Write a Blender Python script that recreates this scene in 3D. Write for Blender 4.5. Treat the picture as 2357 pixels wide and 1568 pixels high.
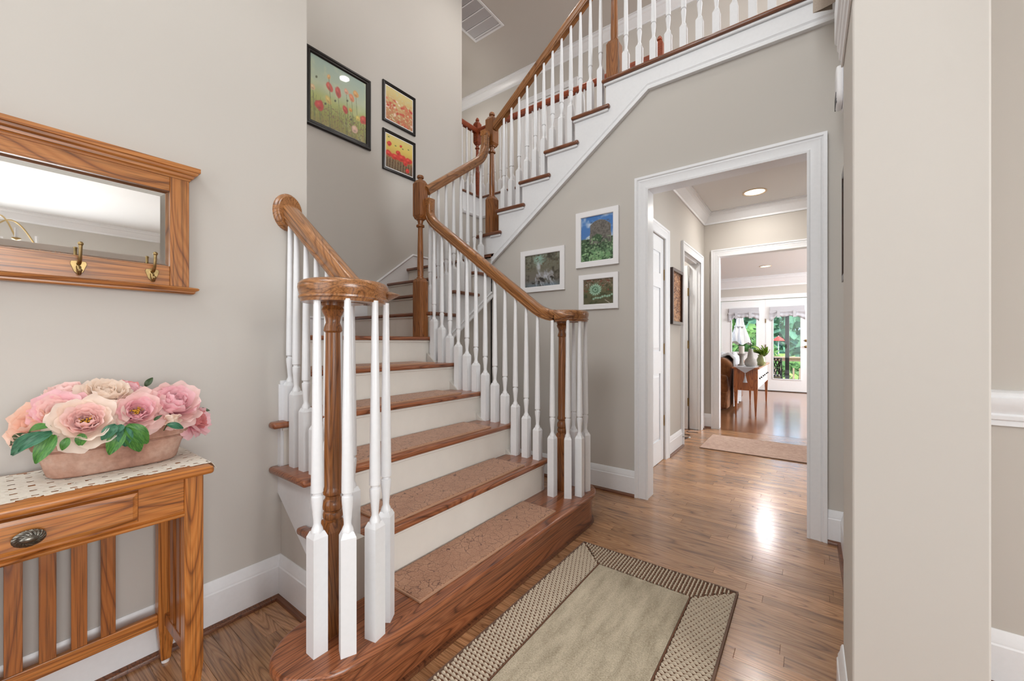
import bpy, bmesh, math, random
import numpy as np
from mathutils import Vector, Matrix, Euler
random.seed(7)
scene = bpy.context.scene
for o in list(bpy.data.objects): bpy.data.objects.remove(o)
COL = scene.collection
PI = math.pi
# ---------------------------------------------------------------- camera
F_PX, TH, CAM_H, Y0 = 914.85, 0.6401, 1.0839, 787.05
CT, ST = math.cos(TH), math.sin(TH)
cam_d = bpy.data.cameras.new('camera'); cam = bpy.data.objects.new('camera', cam_d); COL.objects.link(cam)
cam_d.sensor_width = 36.0; cam_d.lens = 36.0*F_PX/2357.0
cam_d.shift_y = (Y0-784.0)/2357.0
cam_d.clip_start = 0.02; cam_d.clip_end = 200
cam.location = (0,0,CAM_H); cam.rotation_euler = (PI/2, 0, TH)
scene.camera = cam
# pixel -> direction, then a point on the plane the thing touches
def _dir(px):
    u = (px-1178.5)/F_PX
    return (u*CT-ST, u*ST+CT)
def onX(px, py, X):
    d = _dir(px); t = X/d[0]; return Vector((X, t*d[1], CAM_H-(py-Y0)/F_PX*t))
def onY(px, py, Y):
    d = _dir(px); t = Y/d[1]; return Vector((t*d[0], Y, CAM_H-(py-Y0)/F_PX*t))
def onZ(px, py, Z):
    d = _dir(px); t = F_PX*(CAM_H-Z)/(py-Y0); return Vector((t*d[0], t*d[1], Z))
def proj(p):
    zc = -p[0]*ST+p[1]*CT; xr = p[0]*CT+p[1]*ST
    return 1178.5+F_PX*xr/zc, Y0+F_PX*(CAM_H-p[2])/zc
# ---------------------------------------------------------------- colour management, world, sun, window and fill light
vs = scene.view_settings
vs.view_transform = 'Standard'; vs.look = 'None'; vs.gamma = 1.0; vs.use_curve_mapping = False
vs.exposure = 0.10
scene.render.film_transparent = False
try:
    scene.cycles.max_bounces = 10; scene.cycles.diffuse_bounces = 6; scene.cycles.glossy_bounces = 4
    scene.cycles.transparent_max_bounces = 12; scene.cycles.use_denoising = True
    scene.cycles.sample_clamp_indirect = 6.0
    scene.cycles.caustics_reflective = False; scene.cycles.caustics_refractive = False
except Exception: pass
world = bpy.data.worlds.new('world'); scene.world = world; world.use_nodes = True
wn = world.node_tree.nodes; wl = world.node_tree.links
sky = wn.new('ShaderNodeTexSky')
try:
    sky.sky_type = 'NISHITA'; sky.sun_disc = False; sky.sun_elevation = math.radians(50); sky.sun_rotation = math.radians(200)
except Exception: pass
wl.new(sky.outputs[0], wn['Background'].inputs[0]); wn['Background'].inputs[1].default_value = 0.6
def lamp(name, kind, loc, rot, energy, color=(1,1,1), size=1.0, size_y=None, spread=None):
    d = bpy.data.lights.new(name, kind); d.energy = energy; d.color = color
    if kind == 'AREA':
        d.shape = 'RECTANGLE'; d.size = size; d.size_y = size_y or size
        if spread: d.spread = spread
    elif kind == 'SUN': d.angle = math.radians(2)
    else: d.shadow_soft_size = size
    o = bpy.data.objects.new(name, d); COL.objects.link(o); o.location = loc; o.rotation_euler = rot
    return o
WHITE_DAY = (0.945, 0.975, 1.0)
# the sun over the garden
lamp('sun', 'SUN', (0, 14, 12), (math.radians(14), math.radians(38), 0), 4.2, (1, .96, .88))
# daylight at the tall entry window and its sidelights; the other four are added fill
lamp('upper_entry_window_light', 'AREA', (-0.85, -1.50, 4.15), (math.radians(94), 0, 0), 72, WHITE_DAY, 1.7, 1.9)
lamp('entry_sidelight_light', 'AREA', (-0.85, -1.50, 1.35), (math.radians(90), 0, 0), 23, WHITE_DAY, 1.6, 2.0)
lamp('dining_fill_light', 'AREA', (4.12, -.35, 1.30), (math.radians(90), 0, math.radians(90)), 120, WHITE_DAY, 2.4, 1.4)  # unseen fill added to brighten the dining room and mirror wall
lamp('upper_hall_fill_light', 'AREA', (2.9, 4.3, 4.2), (math.radians(90), 0, math.radians(90)), 130, WHITE_DAY, 1.2, 1.5)  # added fill for the upper gallery; no window is built there
lamp('family_fill_light', 'AREA', (2.9, 8.2, 1.5), (math.radians(90), 0, math.radians(90)), 205, WHITE_DAY, 3.0, 1.8)  # added fill for the family room, whose side wall has no window
lamp('corridor_fill_light', 'AREA', (1.68, 3.9, 1.5), (math.radians(94), 0, math.radians(90)), 60, WHITE_DAY, 1.6, 1.4)  # added corridor fill, shining from an unseen side room
# ---------------------------------------------------------------- materials
MATS = {}
def rgb(r, g, b):   # sRGB 0-255 -> linear
    f = lambda c: (c/255/12.92) if c/255 <= 0.04045 else ((c/255+0.055)/1.055)**2.4
    return (f(r), f(g), f(b), 1.0)
def mat(name):
    m = bpy.data.materials.new(name); m.use_nodes = True; MATS[name] = m
    nt = m.node_tree; return m, nt.nodes, nt.links, nt.nodes['Principled BSDF']
def setp(b, **kw):
    names = {'rough': 'Roughness', 'metal': 'Metallic', 'spec': 'Specular IOR Level', 'coat': 'Coat Weight', 'coat_rough': 'Coat Roughness',
             'sheen': 'Sheen Weight', 'trans': 'Transmission Weight', 'sss': 'Subsurface Weight', 'alpha': 'Alpha'}
    for k, v in kw.items():
        if names[k] in b.inputs: b.inputs[names[k]].default_value = v
def coords(n, l, scale=(1,1,1), rnd=False, rot=(0,0,0)):
    tc = n.new('ShaderNodeTexCoord'); mp = n.new('ShaderNodeMapping'); mp.inputs['Scale'].default_value = scale; mp.inputs['Rotation'].default_value = rot
    if rnd:
        oi = n.new('ShaderNodeObjectInfo'); mu = n.new('ShaderNodeVectorMath'); mu.operation = 'SCALE'; mu.inputs[0].default_value = (7.3, 11.1, 5.7)
        l.new(oi.outputs['Random'], mu.inputs['Scale']); ad = n.new('ShaderNodeVectorMath'); ad.operation = 'ADD'
        l.new(tc.outputs['Object'], ad.inputs[0]); l.new(mu.outputs[0], ad.inputs[1]); l.new(ad.outputs[0], mp.inputs[0])
    else: l.new(tc.outputs['Object'], mp.inputs[0])
    return mp.outputs[0]
def turned(n, l, sock, rot):
    # turn the coordinates before they are stretched along the grain
    mp = sock.node; src = mp.inputs[0].links[0].from_socket; r = n.new('ShaderNodeMapping'); r.inputs['Rotation'].default_value = rot
    l.new(src, r.inputs[0]); l.new(r.outputs[0], mp.inputs[0]); return sock
def noise(n, l, vec, scale, detail=4, rough=.55, dist=0):
    t = n.new('ShaderNodeTexNoise'); t.inputs['Scale'].default_value = scale; t.inputs['Detail'].default_value = detail
    t.inputs['Roughness'].default_value = rough; t.inputs['Distortion'].default_value = dist; l.new(vec, t.inputs['Vector']); return t.outputs['Fac']
def ramp(n, l, fac, stops):
    r = n.new('ShaderNodeValToRGB'); e = r.color_ramp.elements
    while len(e) < len(stops): e.new(0.5)
    for i, (p, c) in enumerate(stops): e[i].position = p; e[i].color = c
    l.new(fac, r.inputs[0]); return r.outputs[0]
def mix(n, l, a, b, fac, mode='MIX'):
    m = n.new('ShaderNodeMix'); m.data_type = 'RGBA'; m.blend_type = mode
    for s, v in ((6, a), (7, b), (0, fac)):
        if hasattr(v, 'links'): l.new(v, m.inputs[s])
        else: m.inputs[s].default_value = v
    return m.outputs[2]
def math_n(n, l, op, a, b=0.0):
    m = n.new('ShaderNodeMath'); m.operation = op
    for i, v in enumerate((a, b)):
        if hasattr(v, 'links'): l.new(v, m.inputs[i])
        else: m.inputs[i].default_value = v
    return m.outputs[0]
def bump(n, l, b, h, strength=.2, dist=.002):
    bp = n.new('ShaderNodeBump'); bp.inputs['Strength'].default_value = strength; bp.inputs['Distance'].default_value = dist
    l.new(h, bp.inputs['Height']); l.new(bp.outputs[0], b.inputs['Normal'])
def plain(name, col, rough=.5, metal=0, noise_amt=0, nscale=30, bmp=0, **kw):
    m, n, l, b = mat(name); setp(b, rough=rough, metal=metal, **kw)
    if noise_amt or bmp:
        v = coords(n, l, (1,1,1), True); f = noise(n, l, v, nscale, 4)
        d = [max(0, c*(1-noise_amt)) for c in col[:3]]+[1]; u = [min(1, c*(1+noise_amt)) for c in col[:3]]+[1]
        l.new(ramp(n, l, f, [(.3, d), (.7, u)]), b.inputs['Base Color'])
        if bmp: bump(n, l, b, f, bmp, .002)
    else: b.inputs['Base Color'].default_value = col
    return m
def wood(name, dark, mid, light, axis='X', rough=.35, freq=9.0, coat=.25, tone=0.0, pore=.6, stretch=.10, bands=20.0, rot=None):
    m, n, l, b = mat(name)
    ax = lambda k: {'X': (k, 1, 1), 'Y': (1, k, 1), 'Z': (1, 1, k)}[axis]
    v = coords(n, l, ax(stretch), True)
    if rot: turned(n, l, v, rot)
    w = n.new('ShaderNodeTexNoise'); w.inputs['Scale'].default_value = freq; w.inputs['Detail'].default_value = 1.0; w.inputs['Distortion'].default_value = .25
    l.new(v, w.inputs['Vector'])
    rings = math_n(n, l, 'FRACT', math_n(n, l, 'MULTIPLY', w.outputs['Fac'], bands))
    tri = math_n(n, l, 'ABSOLUTE', math_n(n, l, 'SUBTRACT', rings, .5))
    c1 = ramp(n, l, tri, [(0.0, dark), (.09, mid), (.32, light), (.5, mid)])
    v1 = coords(n, l, ax(.10), True); big = noise(n, l, v1, 5, 2)
    c1 = mix(n, l, c1, mid, .18)
    c1 = mix(n, l, c1, ramp(n, l, big, [(.3, (.82, .80, .78, 1)), (.7, (1.0, 1.0, 1.0, 1))]), .8, 'MULTIPLY')
    v2 = coords(n, l, ax(.018), True)
    if rot: turned(n, l, v1, rot); turned(n, l, v2, rot)
    fine = noise(n, l, v2, 230, 3, .6)
    pores = ramp(n, l, fine, [(.36, (1-pore, 1-pore, 1-pore, 1)), (.52, (1, 1, 1, 1))])
    c2 = mix(n, l, c1, pores, .8, 'MULTIPLY')
    if tone:
        oi = n.new('ShaderNodeObjectInfo')
        k = math_n(n, l, 'ADD', math_n(n, l, 'MULTIPLY', oi.outputs['Random'], tone), 1-tone*.6)
        cm = n.new('ShaderNodeCombineColor')
        for i in range(3): l.new(k, cm.inputs[i])
        c2 = mix(n, l, c2, cm.outputs[0], 1.0, 'MULTIPLY')
    l.new(c2, b.inputs['Base Color']); setp(b, rough=rough, coat=coat, coat_rough=.18)
    bump(n, l, b, fine, .10, .001)
    return m
# ---------------------------------------------------------------- mesh builder
class MB:
    def __init__(s): s.v = []; s.f = []
    def add(s, vs, fs):
        o = len(s.v); s.v += [tuple(p) for p in vs]; s.f += [tuple(i+o for i in f) for f in fs]; return s
    def box(s, x0, x1, y0, y1, z0, z1):
        return s.add([(x0,y0,z0),(x1,y0,z0),(x1,y1,z0),(x0,y1,z0),(x0,y0,z1),(x1,y0,z1),(x1,y1,z1),(x0,y1,z1)],
                     [(0,3,2,1),(4,5,6,7),(0,1,5,4),(1,2,6,5),(2,3,7,6),(3,0,4,7)])
    def prism(s, pts, ext):
        n = len(pts); e = Vector(ext); a = [Vector(p) for p in pts]
        return s.add(a+[p+e for p in a], [tuple(range(n-1,-1,-1)), tuple(range(n,2*n))]+[(i,(i+1)%n,(i+1)%n+n,i+n) for i in range(n)])
    def lathe(s, c, prof, n=16, axis='Z', caps=True):
        vs = []; c = Vector(c)
        for r, z in prof:
            for k in range(n):
                a = 2*PI*k/n; p = (r*math.cos(a), r*math.sin(a), z)
                if axis == 'X': p = (z, p[0], p[1])
                elif axis == 'Y': p = (p[0], z, p[1])
                vs.append(c+Vector(p))
        m = len(prof)
        fs = [(i*n+k, i*n+(k+1)%n, (i+1)*n+(k+1)%n, (i+1)*n+k) for i in range(m-1) for k in range(n)]
        if caps: fs += [tuple(range(n-1,-1,-1)), tuple((m-1)*n+k for k in range(n))]
        return s.add(vs, fs)
    def frustum(s, c, half0, z0, half1, z1):
        x, y = c[0], c[1]; a, b = half0, half1
        return s.add([(x-a,y-a,z0),(x+a,y-a,z0),(x+a,y+a,z0),(x-a,y+a,z0),(x-b,y-b,z1),(x+b,y-b,z1),(x+b,y+b,z1),(x-b,y+b,z1)],
                     [(0,3,2,1),(4,5,6,7),(0,1,5,4),(1,2,6,5),(2,3,7,6),(3,0,4,7)])
    def sweep(s, path, prof, up, closed=False, caps=True):
        # profile (a, b): a along tangent x up, b along up; corners are mitred
        P = [Vector(p) for p in path]; up = Vector(up).normalized(); n = len(P); m = len(prof); vs = []
        segs = [(P[(i+1)%n]-P[i]).normalized().cross(up).normalized() for i in range(n if closed else n-1)]
        for i in range(n):
            if closed: a, b = segs[i-1], segs[i]
            else: a, b = segs[max(i-1,0)], segs[min(i,n-2)]
            q = a+b
            q = a if q.length < 1e-6 else q.normalized()
            k = max(.3, q.dot(a)); q = q/k
            for pa, pb in prof: vs.append(P[i]+q*pa+up*pb)
        fs = []
        for i in range(n if closed else n-1):
            j = (i+1)%n
            for k in range(m): fs.append((i*m+k, i*m+(k+1)%m, j*m+(k+1)%m, j*m+k))
        if caps and not closed: fs += [tuple(range(m-1,-1,-1)), tuple((n-1)*m+k for k in range(m))]
        return s.add(vs, fs)
    def tube(s, path, rad, n=8, caps=True):
        P = [Vector(p) for p in path]; vs = []; N = len(P)
        rr = rad if isinstance(rad, (list, tuple)) else [rad]*N
        t0 = (P[1]-P[0]).normalized(); ref = Vector((0,0,1)) if abs(t0.z) < .9 else Vector((1,0,0)); u = t0.cross(ref).normalized()
        for i in range(N):
            t = ((P[min(i+1,N-1)]-P[max(i-1,0)])).normalized(); u = (u-t*u.dot(t)).normalized(); w = t.cross(u)
            for k in range(n):
                a = 2*PI*k/n; vs.append(P[i]+(u*math.cos(a)+w*math.sin(a))*rr[i])
        fs = [(i*n+k, i*n+(k+1)%n, (i+1)*n+(k+1)%n, (i+1)*n+k) for i in range(N-1) for k in range(n)]
        if caps: fs += [tuple(range(n-1,-1,-1)), tuple((N-1)*n+k for k in range(n))]
        return s.add(vs, fs)
    def ball(s, c, r, n=10, m=6, sc=(1,1,1)):
        c = Vector(c); vs = [c+Vector((0,0,-r*sc[2]))]
        for i in range(1, m):
            ph = -PI/2+PI*i/m
            for k in range(n):
                a = 2*PI*k/n; vs.append(c+Vector((r*sc[0]*math.cos(ph)*math.cos(a), r*sc[1]*math.cos(ph)*math.sin(a), r*sc[2]*math.sin(ph))))
        vs.append(c+Vector((0,0,r*sc[2]))); fs = [(0, 1+(k+1)%n, 1+k) for k in range(n)]
        for i in range(m-2): fs += [(1+i*n+k, 1+i*n+(k+1)%n, 1+(i+1)*n+(k+1)%n, 1+(i+1)*n+k) for k in range(n)]
        fs += [(1+(m-2)*n+k, 1+(m-2)*n+(k+1)%n, len(vs)-1) for k in range(n)]
        return s.add(vs, fs)
    def grid(s, fn, nu, nv):
        vs = [fn(i/nu, j/nv) for j in range(nv+1) for i in range(nu+1)]
        return s.add(vs, [(j*(nu+1)+i, j*(nu+1)+i+1, (j+1)*(nu+1)+i+1, (j+1)*(nu+1)+i) for j in range(nv) for i in range(nu)])
    def mesh(s, name, material, bevel=0, seg=2, smooth=None, origin=None, solid=0):
        bm = bmesh.new()
        bv = [bm.verts.new(p) for p in s.v]
        for f in s.f:
            try: bm.faces.new([bv[i] for i in f])
            except ValueError: pass
        bmesh.ops.recalc_face_normals(bm, faces=bm.faces[:])
        if bevel:
            ed = [e for e in bm.edges if len(e.link_faces) == 2 and e.calc_face_angle(0) > .5]
            bmesh.ops.bevel(bm, geom=ed, offset=bevel, segments=seg, profile=.5, affect='EDGES', clamp_overlap=True)
        if solid: bmesh.ops.solidify(bm, geom=bm.faces[:], thickness=solid)
        if origin is None:
            xs = [v.co for v in bm.verts]
            origin = Vector(((min(p.x for p in xs)+max(p.x for p in xs))/2, (min(p.y for p in xs)+max(p.y for p in xs))/2, min(p.z for p in xs)))
        origin = Vector(origin)
        bmesh.ops.translate(bm, verts=bm.verts[:], vec=-origin)
        me = bpy.data.meshes.new(name); bm.to_mesh(me); bm.free()
        if smooth is not None:
            for p in me.polygons: p.use_smooth = True
            me.set_sharp_from_angle(angle=math.radians(smooth))
        me.materials.append(MATS[material] if isinstance(material, str) else material)
        return me, origin
    def build(s, name, material, parent=None, **kw):
        me, org = s.mesh(name, material, **kw)
        return place(name, me, org, parent)
WL = {}
def place(name, me, loc, parent=None, rot=(0,0,0), scale=(1,1,1)):
    o = bpy.data.objects.new(name, me); COL.objects.link(o); o.location = loc; o.rotation_euler = rot; o.scale = scale
    WL[o.name] = Vector(loc)
    if parent is not None:
        o.parent = parent; o.matrix_parent_inverse = Matrix.Translation(-WL[parent.name])
    return o
def thing(name, label, cat, loc=(0,0,0), group=None):
    o = bpy.data.objects.new(name, None); COL.objects.link(o); o.empty_display_size = .05; o.location = loc; WL[o.name] = Vector(loc)
    return tag(o, label, cat, group)
def tag(o, label, cat, group=None):
    o['label'] = label; o['category'] = cat
    if group: o['group'] = group
    return o
def struct(o, label=None, cat=None):
    o['kind'] = 'structure'
    if label: o['label'] = label
    if cat: o['category'] = cat
    return o
def lab(o, text): o['label'] = text; return o
def stuff(o): o['kind'] = 'stuff'; return o
def arc(c, r, a0, a1, n, plane='XY'):
    out = []
    for i in range(n+1):
        a = a0+(a1-a0)*i/n; p = (r*math.cos(a), r*math.sin(a))
        out.append(Vector((c[0]+p[0], c[1]+p[1], c[2])) if plane == 'XY' else (Vector((c[0]+p[0], c[1], c[2]+p[1])) if plane == 'XZ' else Vector((c[0], c[1]+p[0], c[2]+p[1]))))
    return out
# ---------------------------------------------------------------- palette
def wall_paint(name, c, k=.04):
    m, n, l, b = mat(name); setp(b, rough=.82, spec=.25)
    v = coords(n, l); f = noise(n, l, v, 140, 3); g = noise(n, l, v, .8, 2)
    d = [x*(1-k) for x in c[:3]]+[1]
    l.new(ramp(n, l, g, [(.3, d), (.7, c)]), b.inputs['Base Color']); bump(n, l, b, f, .06, .001)
    return m
wall_paint('wall_beige', rgb(198, 194, 188))
wall_paint('wall_hall', rgb(191, 186, 179))
wall_paint('ceiling_white', rgb(226, 226, 226), .01)
plain('trim_white', rgb(229, 231, 234), .32, noise_amt=.015, nscale=60)
plain('riser_white', rgb(226, 223, 216), .5, noise_amt=.02, nscale=12)
plain('frame_white', rgb(236, 236, 238), .45)
plain('glass_black', rgb(20, 20, 22), .2)
wood('oak_x', rgb(112, 62, 24), rgb(174, 108, 50), rgb(196, 132, 70), 'X', freq=5.5)
wood('oak_y', rgb(112, 62, 24), rgb(174, 108, 50), rgb(196, 132, 70), 'Y', freq=5.5)
wood('oak_z', rgb(112, 62, 24), rgb(174, 108, 50), rgb(196, 132, 70), 'Z', freq=5.5)
wood('rail_x', rgb(104, 62, 30), rgb(152, 100, 56), rgb(178, 124, 76), 'X', rough=.28, coat=.4)
wood('rail_y', rgb(104, 62, 30), rgb(152, 100, 56), rgb(178, 124, 76), 'Y', rough=.28, coat=.4)
SA = math.atan(.187/.2491)
for nm_, ax_, rt_ in (('rail_down', 'X', (0, -SA, 0)), ('rail_rise', 'X', (0, SA, 0)), ('rail_rise_y', 'Y', (-SA, 0, 0))):
    wood(nm_, rgb(104, 62, 30), rgb(152, 100, 56), rgb(178, 124, 76), ax_, rough=.28, coat=.4, rot=rt_)
wood('newel_z', rgb(98, 54, 24), rgb(142, 86, 42), rgb(164, 106, 56), 'Z', rough=.3, coat=.35)
wood('upper_rail', rgb(96, 34, 14), rgb(150, 66, 34), rgb(172, 84, 46), 'X', rough=.3, coat=.3)
wood('step_y', rgb(76, 36, 18), rgb(142, 82, 50), rgb(172, 108, 70), 'Y', rough=.3, coat=.4, freq=8)
wood('step_x', rgb(74, 38, 20), rgb(124, 74, 48), rgb(146, 92, 62), 'X', rough=.3, coat=.4, freq=8)
wood('shoe_wood', rgb(66, 36, 22), rgb(112, 68, 44), rgb(130, 82, 54), 'X', rough=.35)
wood('plank_wood', rgb(122, 82, 54), rgb(170, 124, 86), rgb(198, 150, 108), 'X', rough=.26, coat=.45, freq=9, tone=.40, pore=.42, bands=15)
def plank_floor(name):
    m, n, l, b = mat(name); v = coords(n, l, (1, 1, 1))
    br = n.new('ShaderNodeTexBrick'); br.inputs['Scale'].default_value = 1; br.inputs['Brick Width'].default_value = .85; br.inputs['Row Height'].default_value = .057
    br.inputs['Mortar Size'].default_value = .0012; br.inputs['Color1'].default_value = rgb(138, 94, 66); br.inputs['Color2'].default_value = rgb(172, 124, 90); br.inputs['Mortar'].default_value = rgb(70, 42, 28)
    l.new(v, br.inputs['Vector'])
    v2 = coords(n, l, (.03, 1, 1)); f = noise(n, l, v2, 120, 4)
    c = mix(n, l, br.outputs['Color'], ramp(n, l, f, [(.35, (.62, .62, .62, 1)), (.6, (1, 1, 1, 1))]), .7, 'MULTIPLY')
    l.new(c, b.inputs['Base Color']); setp(b, rough=.2, coat=.5, coat_rough=.12); return m
plank_floor('plank_floor')
plain('dark_gap', rgb(46, 28, 18), .8)
m, n, l, b = mat('mirror_glass'); b.inputs['Base Color'].default_value = (.86, .87, .86, 1); setp(b, rough=.015, metal=1)
plain('brass', rgb(176, 150, 100), .28, 1.0)
plain('antique_brass', rgb(150, 128, 88), .35, 1.0, noise_amt=.25, nscale=70)
plain('pewter', rgb(120, 116, 108), .3, 1.0, noise_amt=.35, nscale=120)
plain('steel', rgb(170, 170, 168), .3, 1.0)
def glass_pane(name):
    m = bpy.data.materials.new(name); m.use_nodes = True; MATS[name] = m; n = m.node_tree.nodes; l = m.node_tree.links; n.clear()
    o = n.new('ShaderNodeOutputMaterial'); t = n.new('ShaderNodeBsdfTransparent'); g = n.new('ShaderNodeBsdfGlossy'); g.inputs['Roughness'].default_value = .02
    f = n.new('ShaderNodeFresnel'); f.inputs['IOR'].default_value = 1.45; mx = n.new('ShaderNodeMixShader')
    l.new(f.outputs[0], mx.inputs[0]); l.new(t.outputs[0], mx.inputs[1]); l.new(g.outputs[0], mx.inputs[2]); l.new(mx.outputs[0], o.inputs[0]); return m
glass_pane('pane_glass')
def emit(name, c, s):
    m, n, l, b = mat(name); b.inputs['Base Color'].default_value = (0,0,0,1); b.inputs['Emission Color'].default_value = c; b.inputs['Emission Strength'].default_value = s; return m
emit('lamp_glow', rgb(255, 244, 222), 3.5)

# ---------------------------------------------------------------- dimensions (metres), from the calibrated camera
R_, G_ = 0.187, 0.2491
XM, YB, XP, XR = -1.812, 2.748, -3.47, .155
S = {i: -1.2607-(i-2)*G_ for i in range(1, 7)}            # nosings of the lower flight (x)
N2 = {i: 1.998+(i-7)*G_ for i in range(7, 11)}            # middle flight (y)
N3 = {i: -2.453+(i-11)*G_ for i in range(11, 17)}         # upper flight (x)
NOSE = .025
YL, YR = .7235, 2.085                                     # tread ends, lower flight
SL, SR = .762, 2.053                                      # string faces
Z2 = 16*R_                                                # upper floor
ZC = 5.43                                                 # upper ceiling
HC = 2.69                                                 # ground floor ceiling
WEND = .8845                                              # end of the mirror wall

BASE = [(0, .0), (.016, .0), (.016, .132), (.013, .137), (.013, .145), (.008, .158), (.006, .172), (.003, .178), (0, .178)]
SHOE = [(.016, 0), (.031, 0), (.030, .009), (.026, .016), (.016, .02)]
CASE = [(0, 0), (0, .012), (.010, .015), (.016, .012), (.046, .014), (.060, .019), (.068, .016), (.074, .022), (.089, .024), (.089, 0)]
CROWN = [(0, 0), (0, -.125), (.012, -.125), (.016, -.105), (.030, -.095), (.060, -.045), (.074, -.036), (.082, -.014), (.098, -.012), (.098, 0)]
def baseboard(name, path, label, h=1.0):
    b = MB().sweep(path, BASE, (0,0,1)).build(name, 'trim_white', smooth=25)
    struct(b, label, 'baseboard')
    MB().sweep(path, SHOE, (0,0,1)).build('shoe_moulding', 'shoe_wood', b, smooth=40)
    return b
def casing(name, p_in, up, label, prof=CASE, parent=None, material='trim_white'):
    c = MB().sweep(p_in, prof, up).build(name, material, parent, smooth=25)
    if parent is None: struct(c, label, 'trim')
    return c
def wallbox(name, boxes, label, material='wall_beige'):
    m = MB()
    for bx in boxes: m.box(*bx)
    return struct(m.build(name, material), label, 'wall')

# ---------------------------------------------------------------- floors
slab = MB().box(-2.3, 4.3, -2.1, 5.62, -.20, -.004)
fl = struct(slab.build('floor', 'dark_gap'), 'strip oak plank floor of the entry hall and corridor', 'floor')
struct(MB().box(-5, 3.1, 5.5, 10.52, -.20, -.001).build('floor', 'plank_floor'), 'glossy oak strip floor of the family room', 'floor')
# strip planks, one object each, sharing meshes of six lengths
PW = .0572
plank_me = {}
for Lp in (.42, .56, .7, .84, 1.0, 1.2):
    me, _ = MB().box(-Lp/2, Lp/2, -PW/2+.0003, PW/2-.0003, -.018, 0).mesh('plank', 'plank_wood', bevel=.0008, seg=1, origin=(0,0,0)); plank_me[Lp] = me
rnd_ = random.Random(3); np_ = 0
for k in range(0, 97):
    y = PW*(k+.5)
    x, x1 = (-1.80, .16) if y < .77 else (-1.06, .16) if y < 2.05 else (-2.22, .16) if y < 2.75 else (-1.04, .11)
    x -= rnd_.random()*.25
    if y > 5.5: break
    while x < x1:
        Lp = rnd_.choice(list(plank_me)); place('plank', plank_me[Lp], (x+Lp/2, y, 0), fl); x += Lp+.0006; np_ += 1
print('planks', np_)
# the rest of the floor, which the photograph hides or leaves out of frame
stuff(MB().box(.5, 4.3, -2.1, 1.92, -.01, -.001).box(-1.80, 4.3, -1.6, 0.0, -.01, -.001).build('plank_field', 'plank_floor', fl))

# ---------------------------------------------------------------- walls
wallbox('wall_left', [(XM-.13, XM, -1.6, WEND, 0, ZC), (XP, XM-.13, WEND-.12, WEND, 0, ZC)], 'beige wall carrying the oak mirror')
wallbox('wall_stair_side', [(XM, -1.25, SL+.012, SL+.05, 0, .40)], 'low beige wall under the open end of the stairs')
wallbox('wall_stairwell', [(XP-.12, XP, WEND-.12, 3.61, 0, ZC), (XP-.12, XP, 3.61, 4.05, 0, 2.96)], 'beige stairwell wall with the poppy pictures')
DX0, DX1, DZ = -.879, -.005, 2.13
wb = MB().prism([(-2.27, YB, 0), (DX0-.018, YB, 0), (DX0-.018, YB, DZ+.018), (DX1+.018, YB, DZ+.018), (DX1+.018, YB, 0), (.40, YB, 0), (.40, YB, 2.86), (-.83, YB, 2.86), (-2.27, YB, 1.82)], (0, .116, 0))
struct(wb.build('wall_back', 'wall_beige'), 'beige wall below the upper flight with the cased opening to the corridor', 'wall')
wallbox('wall_right', [(XR, XR+.13, 1.545, YB, 0, ZC), (XR, XR+.13, -.5, 1.545, 2.25, ZC), (XR, XR+.13, -1.6, -.5, 0, ZC)], 'beige wall behind the square pillar')
wallbox('wall_front', [(XM-.13, .3, -1.72, -1.6, 0, ZC)], 'beige front wall of the entry behind the viewer')
wallbox('wall_dining_back', [(XR+.13, 4.3, 1.92, 2.04, 0, HC)], 'beige dining room wall with the white chair rail', 'wall_hall')
wallbox('wall_dining_right', [(4.2, 4.3, -2.0, 1.92, 0, HC)], 'beige far wall of the dining room')
wallbox('wall_dining_front', [(.3, 4.3, -2.1, -2.0, 0, HC)], 'beige front wall of the dining room')
struct(MB().box(.285, 4.3, -2.1, 2.04, HC, HC+.1).build('ceiling_dining', 'ceiling_white'), 'white dining room ceiling', 'ceiling')
wd = thing('dining_fill_frame', 'white dining room window with glazing bars', 'window', (4.16, -.35, .55)); wd['kind'] = 'structure'  # frame added so the fill lamp reads as a window in the mirror
MB().sweep([(4.2, .87, .58), (4.2, -1.57, .58), (4.2, -1.57, 2.02), (4.2, .87, 2.02)][::-1], CASE, (-1,0,0), closed=True).build('casing', 'trim_white', wd)
for y_ in (-1.15, -.75, -.35, .05, .45): MB().box(4.085, 4.11, y_-.012, y_+.012, .6, 2.0).build('fill_frame_bar', 'trim_white', wd)
for z_ in (.95, 1.30, 1.65): MB().box(4.085, 4.11, -1.55, .85, z_-.012, z_+.012).build('fill_frame_bar', 'trim_white', wd)
# corridor
D1 = (3.02, 3.78); D2 = (4.46, 5.29); XH = -1.06
wallbox('wall_hall_left', [(XH-.12, XH, 2.864, D1[0], 0, HC), (XH-.12, XH, D1[0], D1[1], 2.03, HC), (XH-.12, XH, D1[1], D2[0]-.016, 0, HC), (XH-.12, XH, D2[0]-.016, D2[1]+.016, 2.066, HC), (XH-.12, XH, D2[1]+.016, 5.5, 0, HC)],
        'greige corridor wall with the panel door and the bark picture', 'wall_hall')
wallbox('wall_hall_right', [(.12, .24, 2.864, 3.15, 0, HC), (.12, .24, 3.15, 4.15, 2.1, HC), (.12, .24, 4.15, 5.5, 0, HC)], 'greige right wall of the corridor', 'wall_hall')  # gap lets the added side fill reach the corridor
EX0, EX1, EZ = -.884, .02, 2.14
wallbox('wall_hall_end', [(-5, EX0-.018, 5.5, 5.62, 0, HC), (EX0-.018, EX1+.018, 5.5, 5.62, EZ+.018, HC), (EX1+.018, 3.1, 5.5, 5.62, 0, HC)], 'greige wall at the end of the corridor with the cased opening', 'wall_hall')
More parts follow.
